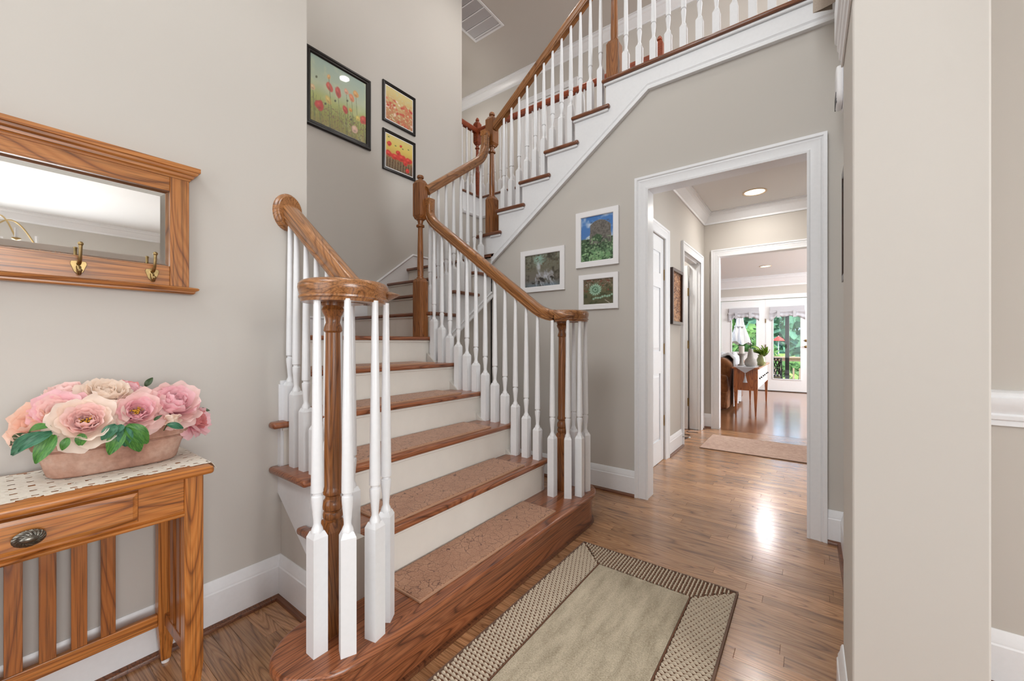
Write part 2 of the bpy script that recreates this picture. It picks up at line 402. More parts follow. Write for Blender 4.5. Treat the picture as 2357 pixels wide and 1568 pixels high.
struct(MB().box(XH-.12, .24, 2.864, 5.5, HC, HC+.02).build('ceiling_hall', 'ceiling_white'), 'white corridor ceiling', 'ceiling')
wallbox('wall_fill_room', [(1.75, 1.85, 2.7, 5.5, 0, HC), (.24, 1.75, 2.66, 2.76, 0, HC)], 'pale walls of the unseen room added to light the corridor')  # unseen room added to carry the corridor fill light
struct(MB().box(.24, 1.75, 2.7, 5.5, HC, HC+.02).build('ceiling_fill_room', 'ceiling_white'), 'white ceiling of the unseen room added to light the corridor', 'ceiling')
struct(MB().box(.24, 1.75, 2.76, 5.5, -.004, -.001).build('floor', 'plank_floor'), 'oak floor of the unseen room added to light the corridor', 'floor')
# little room behind the open corridor door
wallbox('wall_closet', [(-2.7, -2.6, 4.1, 5.5, 0, HC), (-2.7, XH-.12, 4.06, 4.16, 0, HC), (-2.7, XH-.12, 5.42, 5.5, 0, HC)], 'pale walls of the small room behind the open door')
struct(MB().box(-2.7, XH-.12, 4.06, 5.5, HC, HC+.02).build('ceiling_closet', 'ceiling_white'), 'ceiling of the small room behind the open door', 'ceiling')
struct(MB().box(-2.7, XH-.12, 4.06, 5.5, -.2, -.001).build('floor', 'plank_floor'), 'oak floor of the small room behind the open door', 'floor')
# family room
FY = 10.42; FC = 2.53
wallbox('wall_family_left', [(-5.1, -5, 5.5, FY, 0, FC)], 'beige left wall of the family room')
wallbox('wall_family_right', [(3.0, 3.1, 5.5, FY, 0, FC)], 'beige right wall of the family room')
struct(MB().box(-5.1, 3.1, 5.62, FY+.1, FC, FC+.1).build('ceiling_family', 'ceiling_white'), 'white family room ceiling', 'ceiling')
# upper floor
MBU = MB().box(-1.185, 3.0, YB+.02, 4.0, 2.70, Z2-.027).box(-6, 3.0, 4.0, 5.4, 2.70, Z2-.027).box(-6, -3.56, 2.6, 4.0, 2.70, Z2-.027)
struct(MBU.build('floor_upper', 'ceiling_white'), 'upper floor slab above the corridor', 'floor')
struct(MB().box(-1.185, 3.0, YB+.06, 4.0, Z2-.027, Z2).box(-6, 3.0, 4.0, 5.4, Z2-.027, Z2).box(-6, -3.56, 2.6, 4.0, Z2-.027, Z2).build('floor_landing', 'plank_floor'), 'oak floor of the upper gallery', 'floor')
wallbox('wall_well_back', [(XP-.12, -1.185, 3.96, 4.04, 0, 2.96)], 'beige wall behind the upper flight')
wallbox('wall_upper_back', [(-6, 3.0, 5.27, 5.4, Z2, ZC)], 'beige wall of the upper gallery')
wallbox('wall_upper_left', [(-6.1, -6, 2.6, 5.4, Z2, ZC), (-6, XP-.12, 2.5, 2.6, Z2, ZC)], 'beige left end of the upper gallery')
wallbox('wall_upper_right', [(3.0, 3.1, YB, 5.4, Z2, ZC), (.285, 3.1, YB-.1, YB, 2.7, ZC)], 'beige right end of the upper gallery')
struct(MB().box(-6.1, 3.1, -1.72, 5.4, ZC, ZC+.1).build('ceiling_upper', 'wall_beige'), 'beige painted upper ceiling', 'ceiling')

# ---------------------------------------------------------------- baseboards, crowns, casings
baseboard('baseboard_left', [(XM, -1.6, 0), (XM, SL+.012, 0), (-1.27, SL+.012, 0)], 'white baseboard below the mirror wall turning along the stair side')
baseboard('baseboard_back', [(-2.27, SR, 0), (-2.27, YB, 0), (DX0-.089, YB, 0)], 'white baseboard on the wall beside the stairs')
baseboard('baseboard_corner', [(DX1+.089, YB, 0), (XR, YB, 0), (XR, 1.56, 0)], 'short white baseboard right of the corridor opening')
baseboard('baseboard_dining', [(XR+.15, 1.92, 0), (4.2, 1.92, 0)], 'white baseboard under the chair rail in the dining room')
baseboard('baseboard_hall_left', [(XH, D1[1]+.089, 0), (XH, D2[0]-.07, 0)], 'white baseboard between the two corridor doors')
baseboard('baseboard_hall_end', [(XH, D2[1]+.07, 0), (XH, 5.5, 0), (EX0-.089, 5.5, 0)], 'white baseboard in the corridor corner')
RAILP = [(0, 0), (.012, .002), (.012, .018), (.020, .022), (.022, .034), (.016, .040), (.030, .066), (.034, .078), (.034, .090), (.026, .094), (.026, .106), (.010, .113), (0, .113)]
struct(MB().sweep([(XR+.15, 1.92, .82), (4.2, 1.92, .82)], RAILP, (0,0,1)).build('trim_1', 'trim_white', smooth=25), 'white moulded chair rail on the dining room wall', 'trim')
def crown(name, path, label, k=1.0):
    return struct(MB().sweep(path, [(a*k, b*k) for a, b in CROWN], (0,0,1)).build(name, 'trim_white', smooth=25), label, 'trim')
crown('trim_2', [(XH, 2.864, HC), (XH, 5.5, HC), (.12, 5.5, HC), (.12, 2.864, HC)], 'white crown moulding round the corridor ceiling', 1.08)
crown('trim_3', [(-5, FY, FC), (3.0, FY, FC)], 'tall white crown moulding above the garden doors', 1.85)
crown('trim_4', [(-6, 5.27, ZC), (3.0, 5.27, ZC)], 'white crown moulding of the upper gallery', 1.15)
crown('trim_5', [(.30, 1.92, HC), (4.2, 1.92, HC), (4.2, -2.0, HC)], 'white crown moulding of the dining room')
# cased opening in the back wall
casing('trim_6', [(DX1, YB, 0), (DX1, YB, DZ), (DX0, YB, DZ), (DX0, YB, 0)], (0,-1,0), 'white moulded casing round the corridor opening')
struct(MB().box(DX0-.018, DX0-.004, YB-.006, 2.868, 0, DZ+.004).box(DX1+.004, DX1+.018, YB-.006, 2.868, 0, DZ+.004).box(DX0-.018, DX1+.018, YB-.006, 2.868, DZ+.004, DZ+.018)
       .build('trim_7', 'trim_white'), 'white jamb lining of the corridor opening', 'trim')
casing('trim_8', [(EX1, 5.5, 0), (EX1, 5.5, EZ), (EX0, 5.5, EZ), (EX0, 5.5, 0)], (0,-1,0), 'white casing round the opening to the family room')
struct(MB().box(EX0-.018, EX0-.004, 5.494, 5.626, 0, EZ+.004).box(EX1+.004, EX1+.018, 5.494, 5.626, 0, EZ+.004).box(EX0-.018, EX1+.018, 5.494, 5.626, EZ+.004, EZ+.018)
       .build('trim_9', 'trim_white'), 'white jamb lining of the family room opening', 'trim')
# square pillar in front of the right wall
PX0, PX1, PY0, PY1 = .085, .305, 1.252, 1.545
pil = struct(MB().box(PX0, PX1, PY0, PY1, 0, 2.25).build('pillar', 'wall_beige', bevel=.004), 'square beige pillar at the dining room opening', 'pillar')
CAP = [(0, 0), (.006, 0), (.006, .020), (.011, .024), (.011, .046), (.015, .050), (.015, .070), (.021, .076), (.021, .17), (0, .17)]
pc = [(PX1+.0, PY1, 0), (PX0, PY1, 0), (PX0, PY0, 0), (PX1, PY0, 0)]
lab(MB().sweep([(PX0, PY1, 1.905), (PX0, PY0, 1.905), (PX1, PY0, 1.905)], CAP, (0,0,1)).build('capital_moulding', 'trim_white', pil, bevel=.002), 'stepped white capital moulding')
MB().sweep([(PX0, PY1, 0), (PX0, PY0+.12, 0)], BASE, (0,0,1)).build('base_moulding', 'trim_white', pil, smooth=25)

# ---------------------------------------------------------------- corridor doors
def panel_door(name, label, W, H, mk, panels, rows, hinges=(), hinge_mat='brass'):
    """leaf in local (u across, d depth 0..-.035, z); mk maps (u,d,z) to world"""
    root = thing(name, label, 'door', mk(0, 0, 0)); root['kind'] = 'structure'
    def bx(m, u0, u1, d0, d1, z0, z1):
        c = [mk(u, d, z) for z in (z0, z1) for d in (d0, d1) for u in (u0, u1)]
        m.add(c, [(0,2,3,1),(4,5,7,6),(0,1,5,4),(2,6,7,3),(0,4,6,2),(1,3,7,5)])
    us = sorted({0, W}|{u for p in panels for u in p}); zs = sorted({0.004, H}|{z for r in rows for z in r})
    m = MB()
    edges = [0]+[u for p in panels for u in p]+[W]
    for k in range(0, len(edges), 2): bx(m, edges[k], edges[k+1], 0, -.035, .004, H)
    ze = [.004]+[z for r in rows for z in r]+[H]
    for p in panels:
        for k in range(0, len(ze), 2): bx(m, p[0], p[1], 0, -.035, ze[k], ze[k+1])
    m.build('leaf_frame', 'trim_white', root)
    for p in panels:
        for r in rows:
            q = MB(); i = .032
            vs = [mk(*a) for a in ((p[0],-.012,r[0]),(p[1],-.012,r[0]),(p[1],-.012,r[1]),(p[0],-.012,r[1]),(p[0]+i,-.003,r[0]+i),(p[1]-i,-.003,r[0]+i),(p[1]-i,-.003,r[1]-i),(p[0]+i,-.003,r[1]-i))]
            q.add(vs, [(4,5,6,7),(0,1,5,4),(1,2,6,5),(2,3,7,6),(3,0,4,7)]); q.build('panel', 'trim_white', root)
    for hz in hinges:
        q = MB(); bx(q, W-.002, W+.016, .002, -.004, hz-.045, hz+.045); hg = q.build('hinge', hinge_mat, root)
        c = mk(W+.006, .006, hz-.05); MB().lathe(c, [(.006, 0), (.006, .1)], 8).build('pin', hinge_mat, hg, smooth=40)
    return root
rows6 = [(.20, .80), (1.0, 1.57), (1.70, 1.89)]
panel_door('door_1', 'white six panel door with brass hinges beside the bark picture', D1[1]-D1[0]-.006, 2.025, lambda u, d, z: (XH-.010+d, D1[0]+.003+u, z), [(.10, .34), (.42, .66)], rows6, (.36, 1.02, 1.70))
casing('trim_10', [(XH, D1[0], 0), (XH, D1[0], 2.03), (XH, D1[1], 2.03), (XH, D1[1], 0)][::-1], (1,0,0), 'white casing of the six panel corridor door')
panel_door('door_2', 'white door swung open into the small room with dull brass hinges', .80, 2.03, lambda u, d, z: (XH-.135-.80+u, D2[1]-.045+d*-1, z), [(.10, .36), (.44, .70)], rows6, (.34, 1.05, 1.70), 'antique_brass')
casing('trim_11', [(XH, D2[0], 0), (XH, D2[0], 2.05), (XH, D2[1], 2.05), (XH, D2[1], 0)][::-1], (1,0,0), 'white casing of the open corridor door')
struct(MB().box(XH-.126, XH+.004, D2[1]-.0, D2[1]+.016, 0, 2.066).box(XH-.126, XH+.004, D2[0]-.016, D2[0], 0, 2.066).box(XH-.126, XH+.004, D2[0], D2[1], 2.05, 2.066).box(XH-.05, XH-.038, D2[1]-.012, D2[1], 0, 2.05).box(XH-.05, XH-.038, D2[0], D2[1], 2.038, 2.05)
       .build('trim_12', 'trim_white'), 'white jamb lining of the open corridor door', 'trim')
# spring door stop on the baseboard
ds = thing('door_stop', 'small white tipped door stop on the corridor baseboard', 'door stop', onX(1571, 1005, XH+.016))
p0 = WL[ds.name]
MB().tube([p0, p0+Vector((.065, 0, 0))], .004, 8).build('rod', 'steel', ds, smooth=50)
MB().tube([p0+Vector((.063, 0, 0)), p0+Vector((.078, 0, 0))], .008, 8).build('tip', 'frame_white', ds, smooth=50)
# ---------------------------------------------------------------- staircase
TT = .027
stair = thing('staircase', 'oak and white staircase turning twice up to the gallery', 'staircase', (-1.6, 1.4, 0))
def slab_poly(name, pts, z, t, material, parent, bevel=.011, seg=3, label=None):
    o = MB().prism([(x, y, z-t) for x, y in pts], (0, 0, t)).build(name, material, parent, bevel=bevel, seg=seg, smooth=35)
    return lab(o, label) if label else o
# starting step with rounded ends
EA, EB, EC0, EC1, EX = .149, .185, .66, 2.145, -1.161
def stadium(inset=0):
    a, b = EA-inset, EB-inset; pts = []
    for k in range(19):
        t = PI*k/18; pts.append((EX+a*math.cos(t), EC0-b*math.sin(t)))
    for k in range(19):
        t = PI*k/18; pts.append((EX-a*math.cos(t), EC1+b*math.sin(t)))
    return pts
slab_poly('tread', stadium(), R_, .030, 'step_y', stair, .012, label='rounded oak starting step top')
lab(MB().prism([(x, y, 0) for x, y in stadium(.024)], (0, 0, R_-.030)).build('riser', 'step_y', stair, smooth=30), 'oak front of the starting step')
sh = stadium(.012); MB().prism([(x, y, 0) for x, y in sh], (0, 0, .013)).build('shoe_moulding', 'shoe_wood', stair)
def tips(xa, xb, near, strn, far, strf, xt, flipxy=False):
    pts = [(xa, near), (xa, far), (xt, far), (xt, strf), (xb, strf), (xb, strn), (xt, strn), (xt, near)]
    return [(b, a) for a, b in pts] if flipxy else pts
for i in (2, 3):
    xb = S[i+1]-NOSE; slab_poly('tread', tips(S[i], xb, YL, SL, YR, SR, max(xb-.035, XM+.002)), i*R_, TT, 'step_y', stair)
xb = S[5]-NOSE
slab_poly('tread', [(S[4], YL), (S[4], YR), (xb-.035, YR), (xb-.035, SR), (xb, SR), (xb, WEND), (XM, WEND), (XM, YL)], 4*R_, TT, 'step_y', stair)
xb = S[6]-NOSE
slab_poly('tread', [(S[5], WEND), (S[5], YR), (xb-.03, YR), (xb-.03, SR), (xb, SR), (xb, WEND)], 5*R_, TT, 'step_y', stair)
slab_poly('landing', [(S[6], WEND), (S[6], 2.06), (XP, 2.06), (XP, WEND)], 6*R_, TT, 'step_y', stair)
for i in range(2, 7):
    y0 = SL if i < 5 else WEND; x = S[i]-NOSE
    MB().box(x-.018, x, (y0+.0125 if i < 5 else y0+.001), SR-.0125, (i-1)*R_-.002, i*R_-TT).build('riser', 'riser_white', stair)
    MB().box(x, x+.012, y0+.004, SR-.004, i*R_-TT-.014, i*R_-TT).build('cove_moulding', 'riser_white', stair, bevel=.005)
XO = -2.27                                                   # open string of the middle flight
for i in (7, 8, 9):
    yb = N2[i+1]+NOSE; pts = [(XP, N2[i]), (XO+.032, N2[i]), (XO+.032, yb+.035), (XO, yb+.035), (XO, yb), (XP, yb)]
    slab_poly('tread', pts, i*R_, TT, 'step_x', stair)
slab_poly('landing', [(XP, N2[10]), (XO+.032, N2[10]), (XO+.032, YB-.013), (N3[11]+.045, YB-.013), (N3[11]+.045, 3.96), (XP, 3.96)], 10*R_, TT, 'step_x', stair)
for i in (7, 8, 9, 10):
    y = N2[i]+NOSE; MB().box(XP, XO-.0135, y, y+.018, (i-1)*R_-.002, i*R_-TT).build('riser', 'riser_white', stair)
    MB().box(XP, XO, y-.012, y, i*R_-TT-.014, i*R_-TT).build('cove_moulding', 'riser_white', stair, bevel=.005)
YS = YB-.013                                                 # string face of the upper flight
for i in range(11, 16):
    xb = N3[i+1]+NOSE; xt = xb+.035
    slab_poly('tread', [(N3[i], YS-.03), (xt, YS-.03), (xt, YS), (xb, YS), (xb, 3.96), (N3[i], 3.96)], i*R_, TT, 'step_x', stair)
    MB().box(max(N3[i]+.012, XO), xb+.022, YS-.016, YS, i*R_-TT-.018, i*R_-TT).build('cove_moulding', 'trim_white', stair, bevel=.006)
slab_poly('gallery_nosing', [(N3[16], YS-.03), (XR, YS-.03), (XR, 2.82), (-1.16, 2.82), (-1.16, 3.96), (N3[16], 3.96)], Z2, TT, 'step_x', stair)
MB().box(N3[16]+.012, XR, YS-.016, YS, Z2-TT-.018, Z2-TT).build('cove_moulding', 'trim_white', stair, bevel=.006)
for i in range(11, 17):
    x = N3[i]+NOSE; MB().box(x, x+.018, YS+.0135, 3.96, (i-1)*R_-.002, i*R_-TT).build('riser', 'trim_white', stair)
# strings
pts = [(XO, 1.775), (-.868, 2.803), (XR, 2.803), (XR, Z2-TT)]
for i in range(16, 11, -1): pts += [(N3[i]+NOSE, i*R_-TT), (N3[i]+NOSE, (i-1)*R_-TT)]
pts += [(N3[11]+NOSE, 11*R_-TT), (N3[11]+NOSE, 10*R_), (XO, 10*R_)]
MB().prism([(x, YS, z) for x, z in pts], (0, .013, 0)).build('stringer', 'trim_white', stair)
STRIP = [(0, 0), (0, .008), (.006, .014), (.016, .008), (.028, .010), (.036, .018), (.046, .018), (.046, 0)]
MB().sweep([(XO, YS, 1.775+.052), (-.868-.016, YS, 2.803+.046), (XR, YS, 2.803+.046)], STRIP, (0,-1,0)).build('string_moulding', 'trim_white', stair, smooth=25)
l2 = lambda y: 1.48+.755*(y-2.74)
pts = [(YS, l2(YS)), (YS, 9*R_-TT), (N2[9]+NOSE, 9*R_-TT), (N2[9]+NOSE, 8*R_-TT), (N2[8]+NOSE, 8*R_-TT), (N2[8]+NOSE, 7*R_-TT), (N2[7]+NOSE, 7*R_-TT), (N2[7]+NOSE, 6*R_-.03), (N2[7]+NOSE, l2(2.02))]
MB().prism([(XO-.013, y, z) for y, z in pts], (.013, 0, 0)).build('stringer', 'trim_white', stair)
MB().sweep([(XO, 2.03, l2(2.03)+.056), (XO, YS, l2(YS)+.056)], STRIP, (1,0,0)).build('string_moulding', 'trim_white', stair, smooth=25)
pts = [(XM, .442), (XM, 4*R_-TT), (S[4]-NOSE, 4*R_-TT), (S[4]-NOSE, 3*R_-TT), (S[3]-NOSE, 3*R_-TT), (S[3]-NOSE, 2*R_-TT), (S[2]-NOSE, 2*R_-TT), (S[2]-NOSE, .044)]
MB().prism([(x, SL, z) for x, z in pts], (0, .012, 0)).build('stringer', 'trim_white', stair)
pts = [(XO, .80), (XO, 6*R_-TT)]
for i in range(6, 1, -1): pts += [(S[i]-NOSE, i*R_-TT), (S[i]-NOSE, (i-1)*R_-TT)]
pts += [(S[2]-NOSE, 0.02)]
MB().prism([(x, SR-.012, z) for x, z in pts[:-1]+[(-1.25, .02)]], (0, .012, 0)).build('stringer', 'trim_white', stair)

wi = MB().prism([(-1.32, 1.99, 0), (-2.27, 1.99, 0), (-2.27, 1.99, 1.0), (-1.40, 1.99, .30)], (0, .05, 0))
wi.prism([(XO-.10, 2.02, 0), (XO-.10, YB, 0), (XO-.10, YB, 1.52), (XO-.10, 2.02, .98)], (.086, 0, 0))
struct(wi.build('wall_under_stair', 'wall_beige'), 'beige wall below the middle flight', 'wall')
# skirt on the stairwell wall
A = onX(864.7, 649.5, XP+.015); B = onX(949.6, 586, XP+.015); sl = (B.z-A.z)/(B.y-A.y)
yk = N2[7]-.12; zk = A.z+sl*(yk-A.y)
pts = [(1.0, 6*R_-.02), (1.0, zk), (yk, zk), (B.y, B.z), (3.95, B.z), (3.95, 10*R_-.02), (2.9, 10*R_-.02), (2.1, 6*R_-.02)]
MB().prism([(XP, y, z) for y, z in pts], (.015, 0, 0)).build('wall_skirt', 'trim_white', stair)
MB().sweep([(XP+.015, 1.0, zk), (XP+.015, yk, zk), (XP+.015, B.y, B.z), (XP+.015, 3.95, B.z)], [(-.004, 0), (-.004, .008), (.010, .012), (.020, .004), (.020, 0)], (1,0,0)).build('skirt_moulding', 'trim_white', stair, smooth=25)
# fascia and nosing round the stairwell opening, upper floor
MB().box(XP, XP+.012, 3.61, 3.95, 2.70, Z2-TT).box(XP, -1.19, 3.948, 3.96, 2.70, Z2-TT).build('well_fascia', 'trim_white', stair)
slab_poly('well_nosing', [(XP+.032, 3.60), (XP+.032, 3.93), (-1.19, 3.93), (-1.19, 4.02), (XP-.09, 4.02), (XP-.09, 3.60)], Z2, TT, 'step_x', stair)
MB().sweep([(XP+.012, 3.61, 2.745), (XP+.012, 3.948, 2.745), (-1.19, 3.948, 2.745)], [(0, 0), (.012, 0), (.016, -.02), (.006, -.04), (0, -.04)], (0,0,1)).build('fascia_moulding', 'trim_white', stair, smooth=25)

# ---------------------------------------------------------------- balusters, newels, rails
BAL = {}
def baluster_mesh(hb, ht):
    key = (round(hb, 3), round(ht, 3))
    if key in BAL: return BAL[key]
    a = .021; m = MB().frustum((0, 0), a, 0, a, hb).frustum((0, 0), a, hb, .0145, hb+.016)
    prof = [(.0165, hb+.012), (.0165, hb+.018), (.0150, hb+.024), (.0105, hb+.034), (.0105, hb+.042), (.0130, hb+.070), (.0160, hb+.100), (.0165, hb+.110), (.0160, hb+.116),
            (.0120, hb+.119), (.0120, hb+.125), (.0168, hb+.128), (.0168, hb+.140), (.0150, hb+.30), (.0100, ht-.05), (.0095, ht)]
    if ht-hb < .45: prof[-3] = (.0150, hb+.22)
    m.lathe((0, 0, 0), prof, 14)
    me, _ = m.mesh('baluster', 'trim_white', smooth=30, origin=(0, 0, 0)); BAL[key] = me; return me
def bal(parent, x, y, z, hb, ht, rz=0): return place('baluster', baluster_mesh(hb, ht), (x, y, z), parent, (0, 0, rz))
RP = [(.000, .034), (.013, .033), (.024, .029), (.0305, .020), (.0315, .010), (.0295, 0), (.0265, -.010), (.0255, -.0135), (.0290, -.0160), (.0290, -.0215), (.0245, -.0245), (.0225, -.033)]
RP = RP+[(-a, b) for a, b in RP[::-1][:-1]]                 # (lateral, vertical)
def box_newel(parent, x, y, z0, zl, zu, zt, s, zcap, material='newel_z'):
    h = s/2; m = MB().frustum((x, y), h, z0, h, zl-.025).frustum((x, y), h, zl-.025, h*.72, zl)
    L = zu-zl; r = h*.62
    m.lathe((x, y, 0), [(h*.74, zl-.004), (h*.74, zl+.008), (r*.92, zl+.014), (r*.98, zl+L*.12), (r*.90, zl+L*.45), (r*.76, zu-.075), (r*.76, zu-.065), (h*.78, zu-.058), (h*.78, zu-.046), (r*.72, zu-.038), (r*.9, zu-.012), (h*.8, zu-.006), (h*.8, zu+.002)], 18)
    m.frustum((x, y), h*.72, zu-.002, h, zu+.025).frustum((x, y), h, zu+.025, h, zt-.028).frustum((x, y), h, zt-.028, h*.6, zt)
    o = m.build('newel_post', material, parent, smooth=30, bevel=0)
    r = h*.62
    MB().lathe((x, y, 0), [(r*.75, zt-.004), (r*.62, zt+.008), (r*.62, zt+.012), (r*1.0, zt+.016), (r*1.08, zt+.024), (r*.95, zt+.034), (r*.5, zt+(zcap-zt)*.9+.0), (.003, max(zcap, zt+.038))], 18).build('finial', material, o, smooth=40)
    return o
def turned_newel(parent, x, y, z0, zr):
    h = .030; zb = z0+.345
    m = MB().frustum((x, y), h, z0, h, zb-.03).frustum((x, y), h, zb-.03, h*.78, zb)
    m.lathe((x, y, 0), [(.0255, zb-.006), (.0255, zb+.004), (.029, zb+.010), (.0295, zb+.018), (.028, zb+.026), (.0235, zb+.030), (.0290, zb+.036), (.0305, zb+.048), (.0285, zb+.060), (.0225, zb+.068), (.0225, zb+.076),
        (.0285, zb+.082), (.0290, zb+.090), (.0265, zb+.098), (.0250, zb+.104), (.0255, zb+.2), (.0215, zr-.100), (.0215, zr-.094), (.0275, zr-.088), (.0260, zr-.078), (.0205, zr-.062), (.0235, zr-.044), (.0290, zr-.034), (.0330, zr-.024), (.0290, zr-.014), (.0330, zr-.010), (.0330, zr)], 20)
    return m.build('newel_post', 'newel_z', parent, smooth=30)
def ease(p0, p1, p2, n=10):
    a, b, c = Vector(p0), Vector(p1), Vector(p2)
    return [a*(1-t)**2+b*2*t*(1-t)+c*t*t for t in [k/n for k in range(n+1)]]
SLOPE = R_/G_
zN = lambda x: 2*R_+(S[2]-x)*SLOPE
RV = [(b, a) for a, b in RP]                                 # (vertical, lateral) for paths lying in an upright plane
def upright_rail(name, path, normal, material, parent):
    # tangent x normal must point up: choose the sign of the normal
    t = (Vector(path[1])-Vector(path[0])).normalized(); nn = Vector(normal)
    if t.cross(nn).z < 0: nn = -nn
    return MB().sweep(path, RV, nn).build(name, material, parent, smooth=35)
def volute(parent, yr, side, zl, z_line, x_end, zr0, extra=None):
    cx = -1.18; rad = .123; cy = yr+side*rad
    xi = None
    # straight part runs from x_end down to the level
    x0 = x_end; slope = -SLOPE
    xi = x0+(zr0-zl)/SLOPE
    pts = [(x0, yr, zr0)] + ease((xi-.085, yr, zl+.085*SLOPE), (xi, yr, zl), (xi+.085, yr, zl)) + [(cx, yr, zl)]
    if extra: pts = extra+pts[1:]
    upright_rail('handrail', pts, (0, 1, 0), 'rail_down', parent)
    sp = []; N = 56
    for k in range(N+1):
        t = k/N; a = (PI/2 if side < 0 else -PI/2)+side*t*PI*2.45; rr = rad-(rad-.040)*t
        sp.append((cx+rr*math.cos(a), cy+rr*math.sin(a), zl))
    vo = MB().sweep(sp, RP, (0, 0, 1)).build('volute', 'rail_x', parent, smooth=35)
    MB().lathe((cx, cy, zl), [(.050, -.031), (.056, -.022), (.056, .02), (.044, .031), (.01, .033)], 24).build('volute_eye', 'rail_x', vo, smooth=35)
    return cx, cy
GRP = 'turned white stair balusters'
# lower flight, mirror-wall side
YBL, YBR = .800, 2.020
ZLV = 1.237; OFF = .868
lo = thing('balustrade', 'oak rail with volute and white balusters ending at a wall rosette', 'balustrade', (-1.45, YBL, R_))
ros = onX(655, 488, XM+.012)
cx, cy = volute(lo, YBL, -1, ZLV, None, XM+.024, ros.z)
MB().lathe((XM, YBL, ros.z-.002), [(.010, .034), (.060, .034), (.064, .030), (.066, .018), (.074, .012), (.076, 0)], 28, axis='X').build('rosette', 'rail_x', lo, smooth=35).scale = (1, .78, 1.06)
turned_newel(lo, -1.187, .660, R_, ZLV-.031)
hb0 = .335; htv = ZLV-.028-R_
for bx_, by_, a in ((-1.138, .585, 0), (-1.068, .638, -23), (-1.058, .722, 12.4), (-1.098, .79, 35)): bal(lo, bx_, by_, R_, hb0, htv, math.radians(a))
def flight_bal(parent, i, j, y, off=OFF):
    x = S[i]-.051-.083*j; d = (.051+.083*j)*SLOPE
    return bal(parent, x, y, i*R_, .138+d, off-.028+d)
for i in (2, 3):
    for j in range(3): flight_bal(lo, i, j, YBL)
bal(lo, -1.782, YBL, 4*R_, .150, OFF-.005)
MB().box(XM, XM+.012, YBL-.021-.016, YBL-.0, 4*R_, 4*R_+.155).box(XM, XM+.010, YBL-.03, YBL, 4*R_+.155, 4*R_+.170).build('wall_block', 'trim_white', lo, bevel=.002)
# lower flight, open side
ro = thing('balustrade', 'oak rail with volute and white balusters rising to the first square newel', 'balustrade', (-1.7, YBR, R_))
xg = -2.150
zg = zN(xg)+OFF
neck = [(-2.272, YBR, 2.125), (-2.272, YBR, zg+.14)] + ease((-2.272, YBR, zg+.14), (-2.272, YBR, zg+.122*SLOPE), (xg-.03, YBR, zg+.03*SLOPE), 12)[1:]
vx0 = xg; 
cx2, cy2 = volute(ro, YBR, 1, ZLV, None, xg, zg, neck)
n1 = (-2.325, 1.975)
MB().box(-2.30, -2.245, YBR-.03, YBR+.03, 2.10, 2.155).build('rail_cap', 'rail_x', ro, bevel=.006)
turned_newel(ro, -1.200, 2.122, R_, ZLV-.031)
for bx_, by_, a in ((-1.196, 2.000, 0), (-1.110, 2.030, 28), (-1.068, 2.095, 5), (-1.078, 2.190, -20), (-1.180, 2.232, -5)): bal(ro, bx_, by_, R_, hb0, htv, math.radians(a))
for i in (2, 3, 4, 5):
    for j in range(3): flight_bal(ro, i, j, YBR)
box_newel(ro, n1[0], n1[1], 6*R_, 1.555, 2.0, 2.29, .078, 2.334)
# middle flight
XB2 = -2.300
mid = thing('balustrade', 'short oak rail and white balusters between the two square newels', 'balustrade', (XB2, 2.4, 7*R_))
z2l = lambda y: 7*R_+(y-1.998)*SLOPE+.90
yg = 2.585
path = [(XB2, 2.010, z2l(2.010)), (XB2, yg, z2l(yg))] + ease((XB2, yg, z2l(yg)), (XB2, 2.675, z2l(2.675)), (XB2, 2.688, z2l(2.675)+.12), 12)[1:] + [(XB2, 2.690, 2.93)]
upright_rail('handrail', path, (1, 0, 0), 'rail_rise_y', mid)
lab(MB().box(XB2-.030, XB2+.030, 2.655, 2.722, 2.905, 2.955).build('rail_cap', 'oak_y', mid, bevel=.004), 'pale end block of the rail')
for i in (7, 8, 9):
    for j in range(3):
        y = N2[i]+.051+.083*j; d = (.051+.083*j)*SLOPE
        if y > 2.70: continue
        bal(mid, XB2, y, i*R_, .138+d, .90-.028+d)
# upper flight
YB3 = 2.770
up = thing('balustrade', 'oak rail and white balusters of the upper flight between two newels', 'balustrade', (-1.7, YB3, 11*R_))
z3l = lambda x: 12*R_+(x-N3[12])*SLOPE+.81
n2 = (-2.295, 2.778); n3 = (-1.141, 2.790)
upright_rail('handrail', [(n2[0]+.03, YB3, z3l(n2[0]+.03)), (n3[0], YB3, z3l(n3[0]))], (0, 1, 0), 'rail_rise', up)
box_newel(up, n2[0], n2[1], 11*R_, 2.392, 2.85, 3.117, .084, 3.168)
box_newel(up, n3[0], n3[1], Z2, 3.285, 3.75, 4.10, .088, 4.16)
for i in range(11, 16):
    for j in range(3):
        x = N3[i]+.051+.083*j; d = (.051+.083*j)*SLOPE
        if abs(x-n2[0]) < .07 or x < n2[0] or abs(x-n3[0]) < .06: continue
        bal(up, x, YB3, i*R_, .138+d, .81-.028+d)
# gallery
ga = thing('balustrade', 'white balusters of the gallery above the corridor opening', 'balustrade', (-.5, YB3, Z2))
x = -1.046
while x < .12:
    bal(ga, x, YB3, Z2, .155, .885); x += .0975
upright_rail('handrail', [(n3[0]+.03, YB3, Z2+.915), (XR, YB3, Z2+.915)], (0, 1, 0), 'rail_x', ga)
